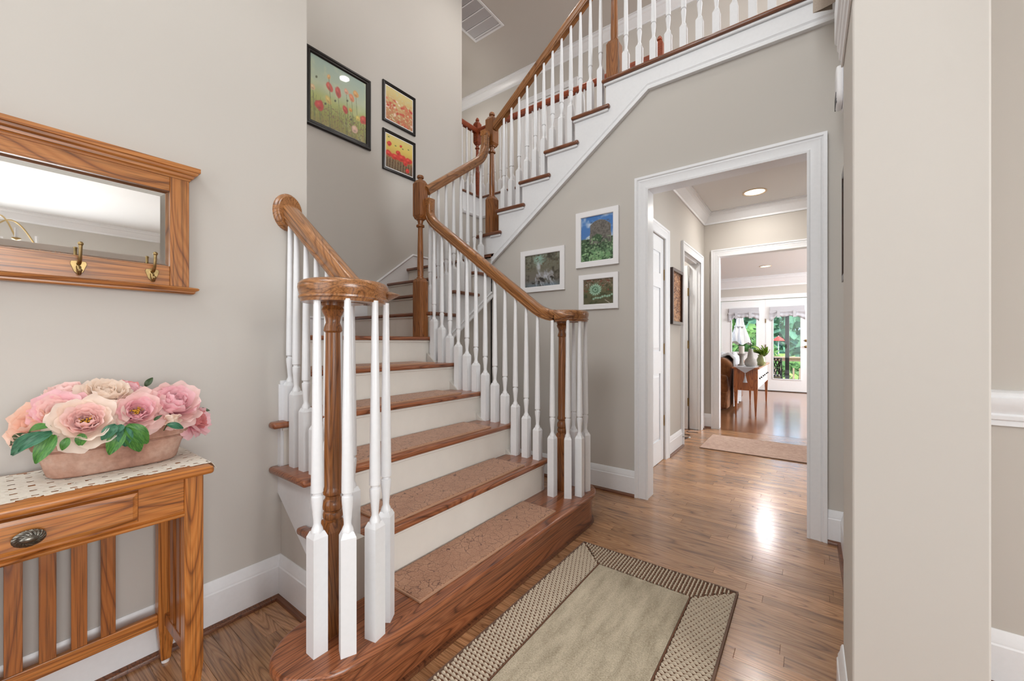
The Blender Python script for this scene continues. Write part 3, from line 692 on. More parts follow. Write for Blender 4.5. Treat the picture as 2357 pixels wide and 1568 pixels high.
# guard at the back of the stairwell
bg = thing('balustrade', 'reddish rail and white balusters at the back of the stairwell opening', 'balustrade', (-2.4, 4.06, Z2))
yg2, xg2 = 3.985, -3.545
upright_rail('handrail', [(xg2+.02, yg2, Z2+.90), (-1.20, yg2, Z2+.90)], (0, 1, 0), 'upper_rail', bg)
upright_rail('handrail', [(xg2, 3.615, Z2+.90), (xg2, yg2-.02, Z2+.90)], (1, 0, 0), 'upper_rail', bg)
box_newel(bg, xg2, yg2, Z2, 3.35, 3.72, 4.02, .078, 4.08, 'upper_rail')
box_newel(bg, -1.165, yg2, Z2, 3.35, 3.72, 4.02, .078, 4.08, 'upper_rail')
x = xg2+.10
while x < -1.22:
    bal(bg, x, yg2, Z2, .155, .872); x += .098
for y in (3.69, 3.78, 3.87): bal(bg, xg2, y, Z2, .155, .872)
# carpet pads on the steps
def carpet(name, c1, c2, c3):
    m, n, l, b = mat(name); v = coords(n, l, (1,1,1), True)
    vo = n.new('ShaderNodeTexVoronoi'); vo.feature = 'DISTANCE_TO_EDGE'; vo.inputs['Scale'].default_value = 26; vo.inputs['Randomness'].default_value = .9
    wv = noise(n, l, v, 9, 3); 
    vm = n.new('ShaderNodeVectorMath'); vm.operation = 'ADD'; sc = n.new('ShaderNodeVectorMath'); sc.operation = 'SCALE'; sc.inputs['Scale'].default_value = .06
    nz = n.new('ShaderNodeTexNoise'); nz.inputs['Scale'].default_value = 14; l.new(v, nz.inputs['Vector']); l.new(nz.outputs['Color'], sc.inputs[0]); l.new(v, vm.inputs[0]); l.new(sc.outputs[0], vm.inputs[1])
    l.new(vm.outputs[0], vo.inputs['Vector'])
    f = noise(n, l, v, 190, 3)
    thr = math_n(n, l, 'MULTIPLY', wv, .16)
    crack = ramp(n, l, math_n(n, l, 'DIVIDE', vo.outputs['Distance'], math_n(n, l, 'ADD', thr, .002)), [(.10, c3), (.32, (1, 1, 1, 1))])
    base = ramp(n, l, math_n(n, l, 'ADD', math_n(n, l, 'MULTIPLY', f, .7), math_n(n, l, 'MULTIPLY', wv, .3)), [(.3, c1), (.7, c2)])
    l.new(mix(n, l, base, crack, .8, 'MULTIPLY'), b.inputs['Base Color']); setp(b, rough=.95, sheen=.3, spec=.1)
    bump(n, l, b, f, .6, .004); return m
carpet('tread_carpet', rgb(146, 98, 72), rgb(190, 146, 116), rgb(110, 62, 44))
plain('carpet_edge', rgb(176, 138, 112), .9)
ORD = ['lowest', 'second', 'third', 'fourth', 'fifth']
for i in range(1, 6):
    x1 = S[i]-.040 if i > 1 else S[1]-.058; x0 = (S[i+1]-NOSE)+.012
    y0, y1 = (.95, 1.86) if i > 1 else (.907, 1.815)
    t = thing('stair_tread_mat', f'rose brown carpet mat on the {ORD[i-1]} stair tread', 'mat', ((x0+x1)/2, 1.4, i*R_), 'carpet mats on the stair treads')
    MB().box(x0, x1, y0, y1, i*R_+.0005, i*R_+.010).build('pile', 'tread_carpet', t, bevel=.003)
    MB().sweep([(x0-.001, y0-.001, i*R_+.0005), (x1+.001, y0-.001, i*R_+.0005), (x1+.001, y1+.001, i*R_+.0005), (x0-.001, y1+.001, i*R_+.0005)], [(-.003, 0), (.003, 0), (.003, .006), (-.003, .008)], (0,0,1), closed=True).build('binding', 'carpet_edge', t)
# ---------------------------------------------------------------- painted prints (colour per vertex on a flat grid)
class Paint:
    def __init__(s, w, h, seed=1):
        s.w, s.h = w, h; s.r = np.random.RandomState(seed); s.img = np.zeros((h, w, 3)); s.u, s.v = np.meshgrid(np.linspace(0, 1, w), np.linspace(0, 1, h)); s.asp = w/h
    def grad(s, stops):      # stops from bottom to top
        ps = [p for p, c in stops]
        for k in range(3): s.img[..., k] = np.interp(s.v, ps, [c[k] for p, c in stops])
        return s
    def noise(s, scale, seed=0):
        r = np.random.RandomState(seed); g = r.rand(int(scale*1)+3, int(scale*s.asp)+3); y = s.v*(g.shape[0]-2); x = s.u*(g.shape[1]-2)
        i, j = y.astype(int), x.astype(int); fy, fx = y-i, x-j
        return g[i, j]*(1-fy)*(1-fx)+g[i+1, j]*fy*(1-fx)+g[i, j+1]*(1-fy)*fx+g[i+1, j+1]*fy*fx
    def fbm(s, scale, seed=0): return (s.noise(scale, seed)*.5+s.noise(scale*2.1, seed+1)*.3+s.noise(scale*4.3, seed+2)*.2)
    def blend(s, mask, col):
        m = np.clip(mask, 0, 1)[..., None]; s.img = s.img*(1-m)+np.array(col)*m; return s
    def ell(s, cx, cy, rx, ry, col, rot=0, soft=.25, amt=1.0, wob=0, seed=0):
        dx, dy = (s.u-cx)*s.asp, s.v-cy; c, q = math.cos(rot), math.sin(rot)
        d = np.sqrt(((dx*c+dy*q)/rx)**2+((-dx*q+dy*c)/ry)**2)
        if wob: d = d+(s.noise(18, seed)-.5)*wob
        return s.blend(amt*np.clip((1-d)/soft, 0, 1), col)
    def line(s, pts, wd, col, amt=.8):
        for (x0, y0), (x1, y1) in zip(pts[:-1], pts[1:]):
            ax, ay = x0*s.asp, y0; bx, by = x1*s.asp, y1; L = max(1e-6, (bx-ax)**2+(by-ay)**2)
            t = np.clip(((s.u*s.asp-ax)*(bx-ax)+(s.v-ay)*(by-ay))/L, 0, 1)
            d = np.hypot(s.u*s.asp-ax-t*(bx-ax), s.v-ay-t*(by-ay)); s.blend(amt*np.clip(1.4-d/wd, 0, 1), col)
        return s
m, n, l, b = mat('print_ink'); at = n.new('ShaderNodeAttribute'); at.attribute_name = 'ink'; l.new(at.outputs['Color'], b.inputs['Base Color']); setp(b, rough=.5, spec=.3)
m, n, l, b = mat('print_glazed'); at = n.new('ShaderNodeAttribute'); at.attribute_name = 'ink'; l.new(at.outputs['Color'], b.inputs['Base Color']); setp(b, rough=.35, coat=.7, coat_rough=.02)
def print_obj(name, paint, bl, br, tl, parent, material='print_ink'):
    bl, br, tl = Vector(bl), Vector(br), Vector(tl); m = MB().grid(lambda u, v: bl+(br-bl)*u+(tl-bl)*v, paint.w-1, paint.h-1)
    o = m.build(name, material, parent)
    a = o.data.attributes.new('ink', 'FLOAT_COLOR', 'POINT')
    c = np.clip(paint.img*.88+np.array((150, 142, 126))*.12, 0, 255)/255.0; lin = np.where(c <= .04045, c/12.92, ((c+.055)/1.055)**2.4)
    a.data.foreach_set('color', np.concatenate([lin, np.ones(lin.shape[:2]+(1,))], -1).reshape(-1).astype(np.float32))
    return o
def framed(label, plane, pos, a0, a1, z0, z1, fw, d, fmat, paint, prof=None, mat_w=0, cat='picture', back=None, group=None, glazed=False, name='framed_picture'):
    """plane 'Y': faces -Y, a is x; plane 'X': faces +X, a is y; 'XN': faces -X"""
    if plane == 'Y': W = lambda a, z, o: (a, pos-o, z); up = (0, -1, 0); s = 1
    elif plane == 'X': W = lambda a, z, o: (pos+o, a, z); up = (1, 0, 0); s = 1
    else: W = lambda a, z, o: (pos-o, a, z); up = (-1, 0, 0); s = -1
    root = thing(name, label, cat, W((a0+a1)/2, z0, 0), group)
    prof = prof or [(0, 0), (0, d), (fw*.9, d), (fw, d-.003), (fw, 0)]
    path = [W(a1, z0, 0), W(a0, z0, 0), W(a0, z1, 0), W(a1, z1, 0)]
    if s < 0: path = path[::-1]
    MB().sweep(path, prof, up, closed=True).build('frame', fmat, root, smooth=30)
    i = fw-.002; o = d*.35
    L, Rr = (a0+i, a1-i)
    if mat_w:
        MB().add([W(L, z0+i, o), W(Rr, z0+i, o), W(Rr, z1-i, o), W(L, z1-i, o)], [(0,1,2,3)]).build('mount', 'frame_white', root); i += mat_w; L, Rr = a0+i, a1-i; o += .001
    if plane == 'XN': L, Rr = Rr, L
    print_obj('print', paint, W(L, z0+i, o), W(Rr, z0+i, o), W(L, z1-i, o), root, 'print_glazed' if glazed else 'print_ink')
    return root
# three white framed photographs beside the stairs
def rectY(px0, px1, yt0, yt1, yb0, yb1, Y):
    a, b = onY(px0, yt0, Y), onY(px1, yt1, Y); c, e = onY(px0, yb0, Y), onY(px1, yb1, Y); return a.x, b.x, (c.z+e.z)/2, (a.z+b.z)/2
P = Paint(90, 120, 3); P.grad([(0, (96, 140, 90)), (.18, (110, 160, 112)), (.35, (58, 84, 58)), (.5, (64, 86, 62)), (.52, (70, 120, 190)), (1, (62, 120, 196))])
P.blend((P.fbm(5, 4)-.52)*5*(P.v > .5), (205, 220, 240))
P.blend(((np.abs(P.u-.60) < .30+.05*(1-P.v)) & (P.v > .38) & (P.v < .90-((P.u-.58)*1.1)**2))*1.0, (112, 108, 104)); P.blend(((np.abs(P.u-.60) < .30) & (P.v > .36) & (P.v < .88))*(P.noise(46, 9)-.35)*1.2, (62, 60, 58))
P.blend((P.fbm(9, 14)-.42)*7*(P.v < .60-.35*np.abs(P.u-.5)), (52, 82, 54)); P.blend((P.noise(40, 21)-.55)*3*(P.v < .55), (140, 172, 132)); P.blend((P.noise(30, 25)-.5)*2.5*(P.v < .2), (150, 196, 140)); P.blend((P.noise(34, 23)-.66)*5*(P.v < .5), (22, 40, 28))
x0, x1, z0, z1 = rectY(1325.3, 1423.5, 492.7, 471.7, 618, 606.4, YB-.018)
framed('white framed photo of an overgrown round stone tower on the beige wall', 'Y', YB-.001, x0, x1, z0, z1, .042, .018, 'frame_white', P, group='white framed photographs by the stairs')
P = Paint(110, 96, 5); P.grad([(0, (104, 118, 128)), (.25, (112, 106, 100)), (.6, (106, 106, 92)), (1, (126, 130, 116))])
P.blend((P.fbm(8, 3)-.5)*4, (62, 60, 50)); P.ell(.42, .86, .26, .24, (150, 196, 184), soft=.9, amt=.9, wob=.5); P.blend((P.noise(26, 8)-.6)*4*(P.v > .5), (96, 88, 70))
for k in range(46):
    xx = .30+.5*P.r.rand(); yy = .06+.44*P.r.rand(); P.line([(xx, yy), (xx+.02+.06*(xx-.4), yy-.10)], .008, (206, 214, 232), .55)
P.ell(.40, .62, .09, .20, (216, 226, 240), soft=.8, amt=.7, wob=.4); P.ell(.56, .34, .30, .17, (206, 212, 230), soft=1, amt=.75, wob=.9, seed=4)
for k in range(12): P.ell(.2+.6*P.r.rand(), .08+.2*P.r.rand(), .05, .035, (46, 44, 44), soft=.5, wob=.4, seed=k)
P.blend((P.v < .1)*.5*P.noise(14, 3), (110, 130, 150))
x0, x1, z0, z1 = rectY(1198.2, 1298.8, 579.2, 565.4, 673.5, 667.5, YB-.018)
framed('white framed photo of a rocky waterfall nearest the stair rail', 'Y', YB-.001, x0, x1, z0, z1, .042, .018, 'frame_white', P, group='white framed photographs by the stairs')
P = Paint(104, 92, 7); P.grad([(0, (84, 82, 60)), (.5, (92, 92, 62)), (1, (110, 94, 76))]); P.blend((P.fbm(9, 2)-.5)*5, (58, 66, 42)); P.blend((P.noise(30, 5)-.66)*5*(P.v > .6), (170, 160, 150)); P.blend((P.noise(22, 6)-.6)*4*(P.v > .5), (120, 70, 54))
for rr, cc in ((.27, (104, 140, 112)), (.21, (136, 176, 150)), (.14, (70, 104, 82)), (.10, (150, 190, 166)), (.05, (76, 112, 88))): P.ell(.40, .58, rr, rr*.98, cc, soft=.3, wob=.35, seed=int(rr*100))
for k in range(16):
    a = k*2*PI/16; P.ell(.40+.19*math.cos(a)/P.asp, .58+.19*math.sin(a), .05, .03, (168, 204, 184), rot=a, soft=.6)
for k in range(9): P.ell(.34+.075*k, .22+.02*math.sin(k*1.7)+.015*k, .055, .055, (146, 184, 160), soft=.5, wob=.3, seed=k)
P.line([(.72, .16), (.86, .04)], .014, (200, 190, 180))
x0, x1, z0, z1 = rectY(1332, 1422.4, 634, 625.6, 713, 709.7, YB-.018)
framed('small white framed photo of a curled green succulent under the tower photo', 'Y', YB-.001, x0, x1, z0, z1, .038, .018, 'frame_white', P, group='white framed photographs by the stairs')
# poppy pictures in black frames on the stairwell wall
plain('frame_black', rgb(26, 23, 22), .28)
BLK = lambda fw, d: [(0, 0), (0, d*.7), (fw*.12, d*.95), (fw*.4, d), (fw*.55, d*.75), (fw*.8, d*.8), (fw, d*.45), (fw, 0)]
def rectX(px0, px1, yt1, yb1, X):
    a, b, c = onX(px0, 300, X), onX(px1, yt1, X), onX(px1, yb1, X); return a.y, b.y, c.z, b.z
def poppy(P, cx, cy, r, col, tilt=0, seed=0):
    P.ell(cx, cy, r, r*.8, col, rot=tilt, soft=.25, wob=.35, seed=seed); P.ell(cx-.15*r, cy+.2*r, r*.5, r*.32, tuple(min(255, c+45) for c in col), rot=tilt, soft=.9, amt=.7); P.ell(cx, cy-.35*r, r*.6, r*.25, tuple(c*.65 for c in col), rot=tilt, soft=.9, amt=.7)
P = Paint(150, 120, 11); P.grad([(0, (150, 140, 66)), (.18, (150, 156, 66)), (.4, (176, 188, 104)), (.62, (186, 202, 172)), (1, (150, 178, 170))])
P.blend((P.fbm(6, 2)-.5)*2.2, (206, 214, 170)); P.blend((P.noise(60, 3)-.55)*3*(P.v < .35)*(.6+P.u), (120, 96, 62))
for k in range(46):
    xx = P.r.rand(); hh = .12+.30*P.r.rand(); P.line([(xx, 0), (xx+.02*(P.r.rand()-.5), hh*.6), (xx+.05*(P.r.rand()-.5), hh)], .0045, (96, 110, 50) if k % 2 else (140, 120, 60), .6)
for k, (cx, cy, r, c, t) in enumerate([(.15, .27, .105, (200, 46, 38), .3), (.32, .63, .085, (206, 66, 50), -.5), (.47, .62, .095, (196, 52, 44), -1.0), (.60, .40, .075, (200, 54, 40), -.6), (.72, .64, .075, (222, 128, 84), -.7), (.80, .74, .075, (222, 160, 84), -.2),
        (.95, .38, .10, (206, 60, 44), .2), (.30, .42, .08, (216, 190, 100), -.6), (.62, .70, .06, (224, 160, 130), 0), (.78, .16, .085, (226, 184, 160), .2), (.31, .78, .05, (226, 170, 100), 1.0), (.04, .50, .06, (222, 190, 140), 0), (.84, .36, .06, (222, 200, 96), 0), (.70, .44, .045, (224, 150, 60), 0)]):
    P.line([(cx+.03, max(0, cy-.42)), (cx+.015, cy-.2), (cx, cy-r*.5)], .006, (84, 100, 60), .75); poppy(P, cx, cy, r, c, t, k)
for cx, cy in ((.10, .68), (.42, .46), (.64, .56), (.25, .34), (.71, .29)): P.ell(cx, cy, .028, .02, (74, 84, 54), rot=.6)
y0, y1, z0, z1 = rectX(703, 855.2, 186.7, 346.7, XP+.028)
framed('large black framed painting of orange and red poppies on the stairwell wall', 'X', XP+.001, y0, y1, z0, z1, .052, .026, 'frame_black', P, BLK(.052, .026), glazed=True, cat='painting', group='poppy paintings')
P = Paint(80, 100, 12); P.grad([(0, (180, 120, 84)), (.3, (196, 140, 96)), (.6, (206, 176, 116)), (1, (222, 206, 140))]); P.blend((P.fbm(7, 3)-.48)*4*(P.v < .75), (196, 92, 66)); P.blend((P.noise(30, 6)-.6)*4, (206, 200, 150))
for k in range(26): P.ell(P.r.rand(), .05+.62*P.r.rand(), .05+.03*P.r.rand(), .045, [(200, 70, 56), (214, 110, 84), (236, 220, 204), (190, 60, 50)][k % 4], rot=P.r.rand()*3, soft=.6, amt=.85, wob=.3, seed=k)
y0, y1, z0, z1 = rectX(882.6, 957.4, 227, 314, XP+.022)
framed('small black framed blurred poppy field painting, upper of the pair', 'X', XP+.001, y0, y1, z0, z1, .030, .022, 'frame_black', P, BLK(.030, .022), .010, cat='painting', group='poppy paintings')
P = Paint(80, 100, 13); P.grad([(0, (92, 70, 48)), (.28, (116, 84, 52)), (.42, (196, 150, 70)), (.7, (222, 196, 92)), (1, (224, 206, 130))]); P.blend((P.noise(50, 4)-.5)*2*(P.v < .35), (60, 46, 34))
for k in range(9): P.line([(.08+.1*k, .02), (.1+.1*k, .3)], .006, (206, 196, 150), .6)
for k, (cx, cy, r) in enumerate([(.10, .42, .12), (.34, .40, .13), (.58, .44, .15), (.84, .44, .13), (.12, .72, .09), (.55, .80, .05), (.80, .12, .08), (.45, .56, .09), (.72, .34, .10)]): poppy(P, cx, cy, r, (206, 46, 36), .2*k, k)
for cx, cy in ((.35, .74), (.62, .74), (.84, .80), (.10, .92)): P.ell(cx, cy, .03, .02, (90, 110, 60))
y0, y1, z0, z1 = rectX(882.6, 957.4, 330, 417.5, XP+.022)
framed('small black framed painting of bright red poppies, lower of the pair', 'X', XP+.001, y0, y1, z0, z1, .030, .022, 'frame_black', P, BLK(.030, .022), .010, cat='painting', group='poppy paintings')
# bark picture in the corridor
wood('frame_dark', rgb(26, 14, 10), rgb(52, 28, 20), rgb(70, 40, 28), 'Z', rough=.3)
P = Paint(60, 150, 17); P.grad([(0, (190, 140, 100)), (.5, (170, 116, 78)), (1, (160, 104, 66))]); P.blend((P.fbm(16, 2)-.45)*5, (112, 66, 42)); P.blend((P.noise(60, 7)-.6)*5, (214, 176, 140)); P.blend((P.noise(44, 8)-.62)*5, (84, 46, 30))
y0 = onX(1548.8, 614, XH+.035).y; y1 = onX(1573, 631, XH+.035).y
framed('tall dark framed picture of brown bark texture between the corridor doors', 'X', XH+.001, y0, y1, onX(1548, 745.5, XH+.035).z, onX(1548.8, 614.6, XH+.035).z, .03, .036, 'frame_dark', P)
P = Paint(40, 60, 18); P.grad([(0, (120, 116, 108)), (1, (150, 146, 138))])
framed('dark framed picture on the right wall behind the pillar', 'XN', XR-.001, 2.02, 2.49, 1.371, 1.89, .03, .024, 'frame_dark', P)

# ---------------------------------------------------------------- oak wall mirror with coat hooks
mx = XM
mir = thing('wall_mirror', 'oak framed wall mirror with a row of brass coat hooks above the console table', 'mirror', (mx, -.10, 1.2547))
MY0, MY1 = -.66, .454; st = .0535; ga_, gb_ = 1.348, 1.612
MB().box(mx, mx+.024, MY1-st, MY1, 1.275, 1.672).build('stile', 'oak_z', mir, bevel=.002)
MB().box(mx, mx+.024, MY0, MY0+st, 1.275, 1.672).build('stile', 'oak_z', mir, bevel=.002)
MB().box(mx, mx+.022, MY0+st, MY1-st, gb_, 1.672).build('top_rail', 'oak_y', mir, bevel=.002)
MB().box(mx, mx+.022, MY0+st, MY1-st, 1.275, ga_).build('bottom_rail', 'oak_y', mir, bevel=.002)
CR = [(-.02, 0), (.002, 0), (.004, .006), (.010, .010), (.012, .018), (.020, .023), (.022, .030), (.027, .032), (.027, .047), (-.02, .047)]
MB().sweep([(mx+.024, MY0, 1.660), (mx+.024, MY1, 1.660), (mx+.001, MY1, 1.660)], CR, (0,0,1)).build('cornice', 'oak_y', mir, smooth=20)
LD = [(-.02, 0), (.010, 0), (.014, .004), (.014, .009), (.022, .013), (.024, .018), (.020, .022), (.0, .026), (-.02, .026)]
MB().sweep([(mx+.024, MY0, 1.2547), (mx+.024, MY1, 1.2547), (mx+.001, MY1, 1.2547)], LD, (0,0,1)).build('ledge', 'oak_y', mir, smooth=25)
gx0, gx1 = mx+.006, mx+.0105; bv = .024
g = MB(); gy0, gy1 = MY0+st, MY1-st
g.add([(gx0, gy0, ga_), (gx0, gy1, ga_), (gx0, gy1, gb_), (gx0, gy0, gb_), (gx1, gy0+bv, ga_+bv), (gx1, gy1-bv, ga_+bv), (gx1, gy1-bv, gb_-bv), (gx1, gy0+bv, gb_-bv)], [(4,5,6,7),(0,1,5,4),(1,2,6,5),(2,3,7,6),(3,0,4,7)])
lab(g.build('mirror_glass', 'mirror_glass', mir), 'bevelled mirror glass')
hk = onX(353, 628, mx+.024); 
for k in range(5):
    y = .353-.170*k; z = 1.318; x = mx+.022
    h = MB()
    pts = [(y, z-.030), (y+.010, z-.020), (y+.018, z+.004), (y+.016, z+.012), (y+.004, z+.014), (y, z+.018), (y-.004, z+.014), (y-.016, z+.012), (y-.018, z+.004), (y-.010, z-.020)]
    h.prism([(x, a, c) for a, c in pts], (.004, 0, 0))
    root = h.build('coat_hook', 'antique_brass', mir, bevel=.001)
    t = MB().tube([(x+.003, y, z+.004), (x+.020, y, z+.006), (x+.034, y, z+.016), (x+.040, y, z+.034), (x+.043, y, z+.056)], [.0055, .0050, .0042, .0040, .0045], 8)
    t.ball((x+.043, y, z+.060), .0068, 10, 6); t.tube([(x+.003, y, z-.004), (x+.012, y, z-.022), (x+.022, y, z-.028), (x+.030, y, z-.020)], [.006, .0048, .0042, .004], 8).ball((x+.031, y, z-.018), .0055, 8, 6)
    t.build('prong', 'antique_brass', root, smooth=50)

# ---------------------------------------------------------------- console table
wood('table_y', rgb(118, 62, 20), rgb(182, 110, 46), rgb(204, 134, 66), 'Y', rough=.38, freq=5)
wood('table_z', rgb(118, 62, 20), rgb(182, 110, 46), rgb(204, 134, 66), 'Z', rough=.38, freq=5)
wood('table_slat', rgb(112, 58, 20), rgb(162, 94, 38), rgb(180, 110, 50), 'Z', rough=.42, freq=5.5)
ZT = .715; TY0, TY1 = -.284, .422; TXF, TXB = -1.419, -1.780
tb = thing('console_table', 'honey oak console table with slatted back and one drawer under the mirror', 'table', (-1.6, .07, 0))
MB().box(TXB, TXF, TY0, TY1, ZT-.023, ZT).build('table_top', 'table_y', tb, bevel=.009, seg=3, smooth=40)
lx = [(-1.447-.042, -1.447), (TXB+.010, TXB+.052)]
for xa, xb in lx:
    for ya, yb in ((TY0+.020, TY0+.065), (.357, .402)):
        m_ = MB(); i = .010
        m_.add([(xa+i, ya+i, .010), (xb-i, ya+i, .010), (xb-i, yb-i, .010), (xa+i, yb-i, .010), (xa, ya, .13), (xb, ya, .13), (xb, yb, .13), (xa, yb, .13), (xa, ya, ZT-.023), (xb, ya, ZT-.023), (xb, yb, ZT-.023), (xa, yb, ZT-.023)],
               [(3,2,1,0), (0,1,5,4), (1,2,6,5), (2,3,7,6), (3,0,4,7), (4,5,9,8), (5,6,10,9), (6,7,11,10), (7,4,8,11), (8,9,10,11)])
        lg = m_.build('leg', 'table_z', tb, bevel=.003)
        MB().lathe(((xa+xb)/2, (ya+yb)/2, 0), [(.011, 0), (.011, .010)], 12).build('glide', 'frame_white', lg)
ax = -1.453
MB().box(ax-.018, ax, TY0+.065, .357, .583, ZT-.023).build('front_apron', 'table_y', tb, bevel=.001)
MB().sweep([(ax, TY0+.065, .578), (ax, .357, .578)], [(-.018, 0), (.004, 0), (.007, .004), (.004, .008), (.001, .009), (.004, .012), (0, .015), (-.018, .015)], (0,0,1)).build('apron_bead', 'table_y', tb, smooth=30)
MB().box(TXB+.018, TXB+.034, TY0+.065, .357, .583, ZT-.023).build('back_apron', 'table_y', tb)
for ya in (TY0+.030, .376): MB().box(TXB+.052, lx[0][0], ya, ya+.016, .583, ZT-.023).build('side_apron', 'table_z', tb)
dr = MB(); dy0, dy1, dz0, dz1 = -.121, .259, .598, .683; i = .014
dr.add([(ax, dy0, dz0), (ax, dy1, dz0), (ax, dy1, dz1), (ax, dy0, dz1), (ax+.012, dy0+.004, dz0+.004), (ax+.012, dy1-.004, dz0+.004), (ax+.012, dy1-.004, dz1-.004), (ax+.012, dy0+.004, dz1-.004),
        (ax+.015, dy0+i, dz0+i), (ax+.015, dy1-i, dz0+i), (ax+.015, dy1-i, dz1-i), (ax+.015, dy0+i, dz1-i)],
       [(3,2,1,0)]+[(a, (a+1) % 4, (a+1) % 4+4, a+4) for a in range(4)]+[(a+4, (a+1) % 4+4, (a+1) % 4+8, a+8) for a in range(4)]+[(8,9,10,11)])
dw = dr.build('drawer', 'table_y', tb)
kn = MB(); kc = Vector((ax+.015, .069, .636))
kn.lathe(kc, [(.008, 0), (.008, .008), (.021, .010), (.023, .014), (.019, .019), (.013, .021)], 22, axis='X').ball(kc+Vector((.020, 0, 0)), .0135, 14, 8, (.55, 1, .8))
for k in range(18):
    a = 2*PI*k/18; r0, r1 = .011, .022
    kn.tube([kc+Vector((.021, r0*math.cos(a), r0*math.sin(a))), kc+Vector((.0205, 1.0*(r0+r1)/2*math.cos(a+.35), (r0+r1)/2*math.sin(a+.35))), kc+Vector((.014, r1*math.cos(a+.7), r1*math.sin(a+.7)))], .0016, 5)
ko = kn.build('knob', 'pewter', dw, smooth=40, origin=kc); ko.scale = (1, 1.15, .85); lab(ko, 'twisted rope edged pewter knob')
sx = TXB+.036
MB().box(sx-.010, sx+.008, TY0+.065, .357, .134, .174).build('back_stretcher', 'table_y', tb, bevel=.002)
for k in range(-3, 4):
    y = .057+.0613*k; MB().box(sx-.007, sx+.006, y-.0163, y+.0163, .174, .60).build('slat', 'table_slat', tb, bevel=.001)
for ya in (TY0+.034, .372):
    MB().box(TXB+.052, lx[0][0], ya, ya+.018, .134, .174).build('side_stretcher', 'table_slat', tb, bevel=.002)
    for xs in (-1.585, -1.655): MB().box(xs-.0163, xs+.0163, ya+.002, ya+.015, .174, .59).build('slat', 'table_slat', tb, bevel=.001)
# crocheted runner: a net with holes, scalloped along its edges and falling over the end
plain('lace', rgb(226, 220, 208), .9, noise_amt=.06, nscale=120)
rx0, rx1, ry0, ry1 = TXB+.015, -1.455, TY0-.02, TY1+.020; nu, nv = 54, 120
ln = MB(); rr_ = random.Random(4)
def lz(x, y):
    over = max(0, y-(TY1+.004)); return ZT+.0022-over*1.5
cells = []
vid = {}
def vtx(i, j):
    if (i, j) not in vid:
        x = rx0+(rx1-rx0)*i/nu; y = ry0+(ry1-ry0)*j/nv; vid[(i, j)] = len(ln.v); ln.v.append((x, y, lz(x, y)+rr_.uniform(-.0004, .0004)))
    return vid[(i, j)]
for i in range(nu):
    for j in range(nv):
        ph = (j % 15)/15.0; sc = 2.2+2.6*abs(math.sin(ph*PI))
        if i > nu-1-(5-sc) or i < 5-sc: continue
        hole = False
        if i % 9 in (3, 4) and j % 5 in (1, 2): hole = True
        if (i//4+j//7) % 5 == 0 and i % 4 in (1,) and j % 3 != 0: hole = True
        if i > nu-6 and j % 4 == 0 and i % 3 == 0: hole = True
        if hole: continue
        ln.f.append((vtx(i, j), vtx(i+1, j), vtx(i+1, j+1), vtx(i, j+1)))
ro_ = ln.build('lace_runner', 'lace', solid=.0012); tag(ro_, 'cream crocheted lace runner on the console table top', 'table runner')
# ---------------------------------------------------------------- planter
def terracotta(name):
    m, n, l, b = mat(name); v = coords(n, l); f = noise(n, l, v, 9, 5, .65); g = noise(n, l, v, 55, 4)
    c = ramp(n, l, f, [(.3, rgb(146, 106, 92)), (.5, rgb(182, 142, 124)), (.72, rgb(208, 178, 162))])
    c = mix(n, l, c, ramp(n, l, g, [(.3, (.72, .72, .72, 1)), (.6, (1, 1, 1, 1))]), .6, 'MULTIPLY'); l.new(c, b.inputs['Base Color']); setp(b, rough=.9, spec=.15); bump(n, l, b, g, .3, .002); return m
terracotta('terracotta'); plain('soil', rgb(40, 34, 26), .95, noise_amt=.4, nscale=80, bmp=.5)
PCX, PCY = -1.635, .243; zb_ = ZT+.004
def oval(hx, hy, z, n=40, e=3.0):
    out = []
    for k in range(n):
        a = 2*PI*k/n; c, s_ = math.cos(a), math.sin(a); out.append((PCX+hx*abs(c)**(2/e)*(1 if c > 0 else -1), PCY+hy*abs(s_)**(2/e)*(1 if s_ > 0 else -1), z))
    return out
rings = [(.058, .128, 0), (.064, .136, .006), (.070, .148, .05), (.0745, .157, .070), (.0700, .152, .0735), (.0785, .162, .0785), (.083, .174, .118), (.083, .174, .126), (.076, .166, .128), (.070, .155, .105)]
pl_ = MB(); n_ = 40
for hx, hy, z in rings: pl_.v += oval(hx, hy, zb_+z)
for q in range(len(rings)-1): pl_.f += [(q*n_+k, q*n_+(k+1) % n_, (q+1)*n_+(k+1) % n_, (q+1)*n_+k) for k in range(n_)]
pl_.f += [tuple(range(n_-1, -1, -1))]
pt = thing('planter', 'weathered terracotta oval planter on the lace runner', 'planter', (PCX, PCY, zb_))
pl_.build('pot', 'terracotta', pt, smooth=50)
MB().add(oval(.071, .156, zb_+.107), [tuple(range(40))]).build('soil', 'soil', pt)
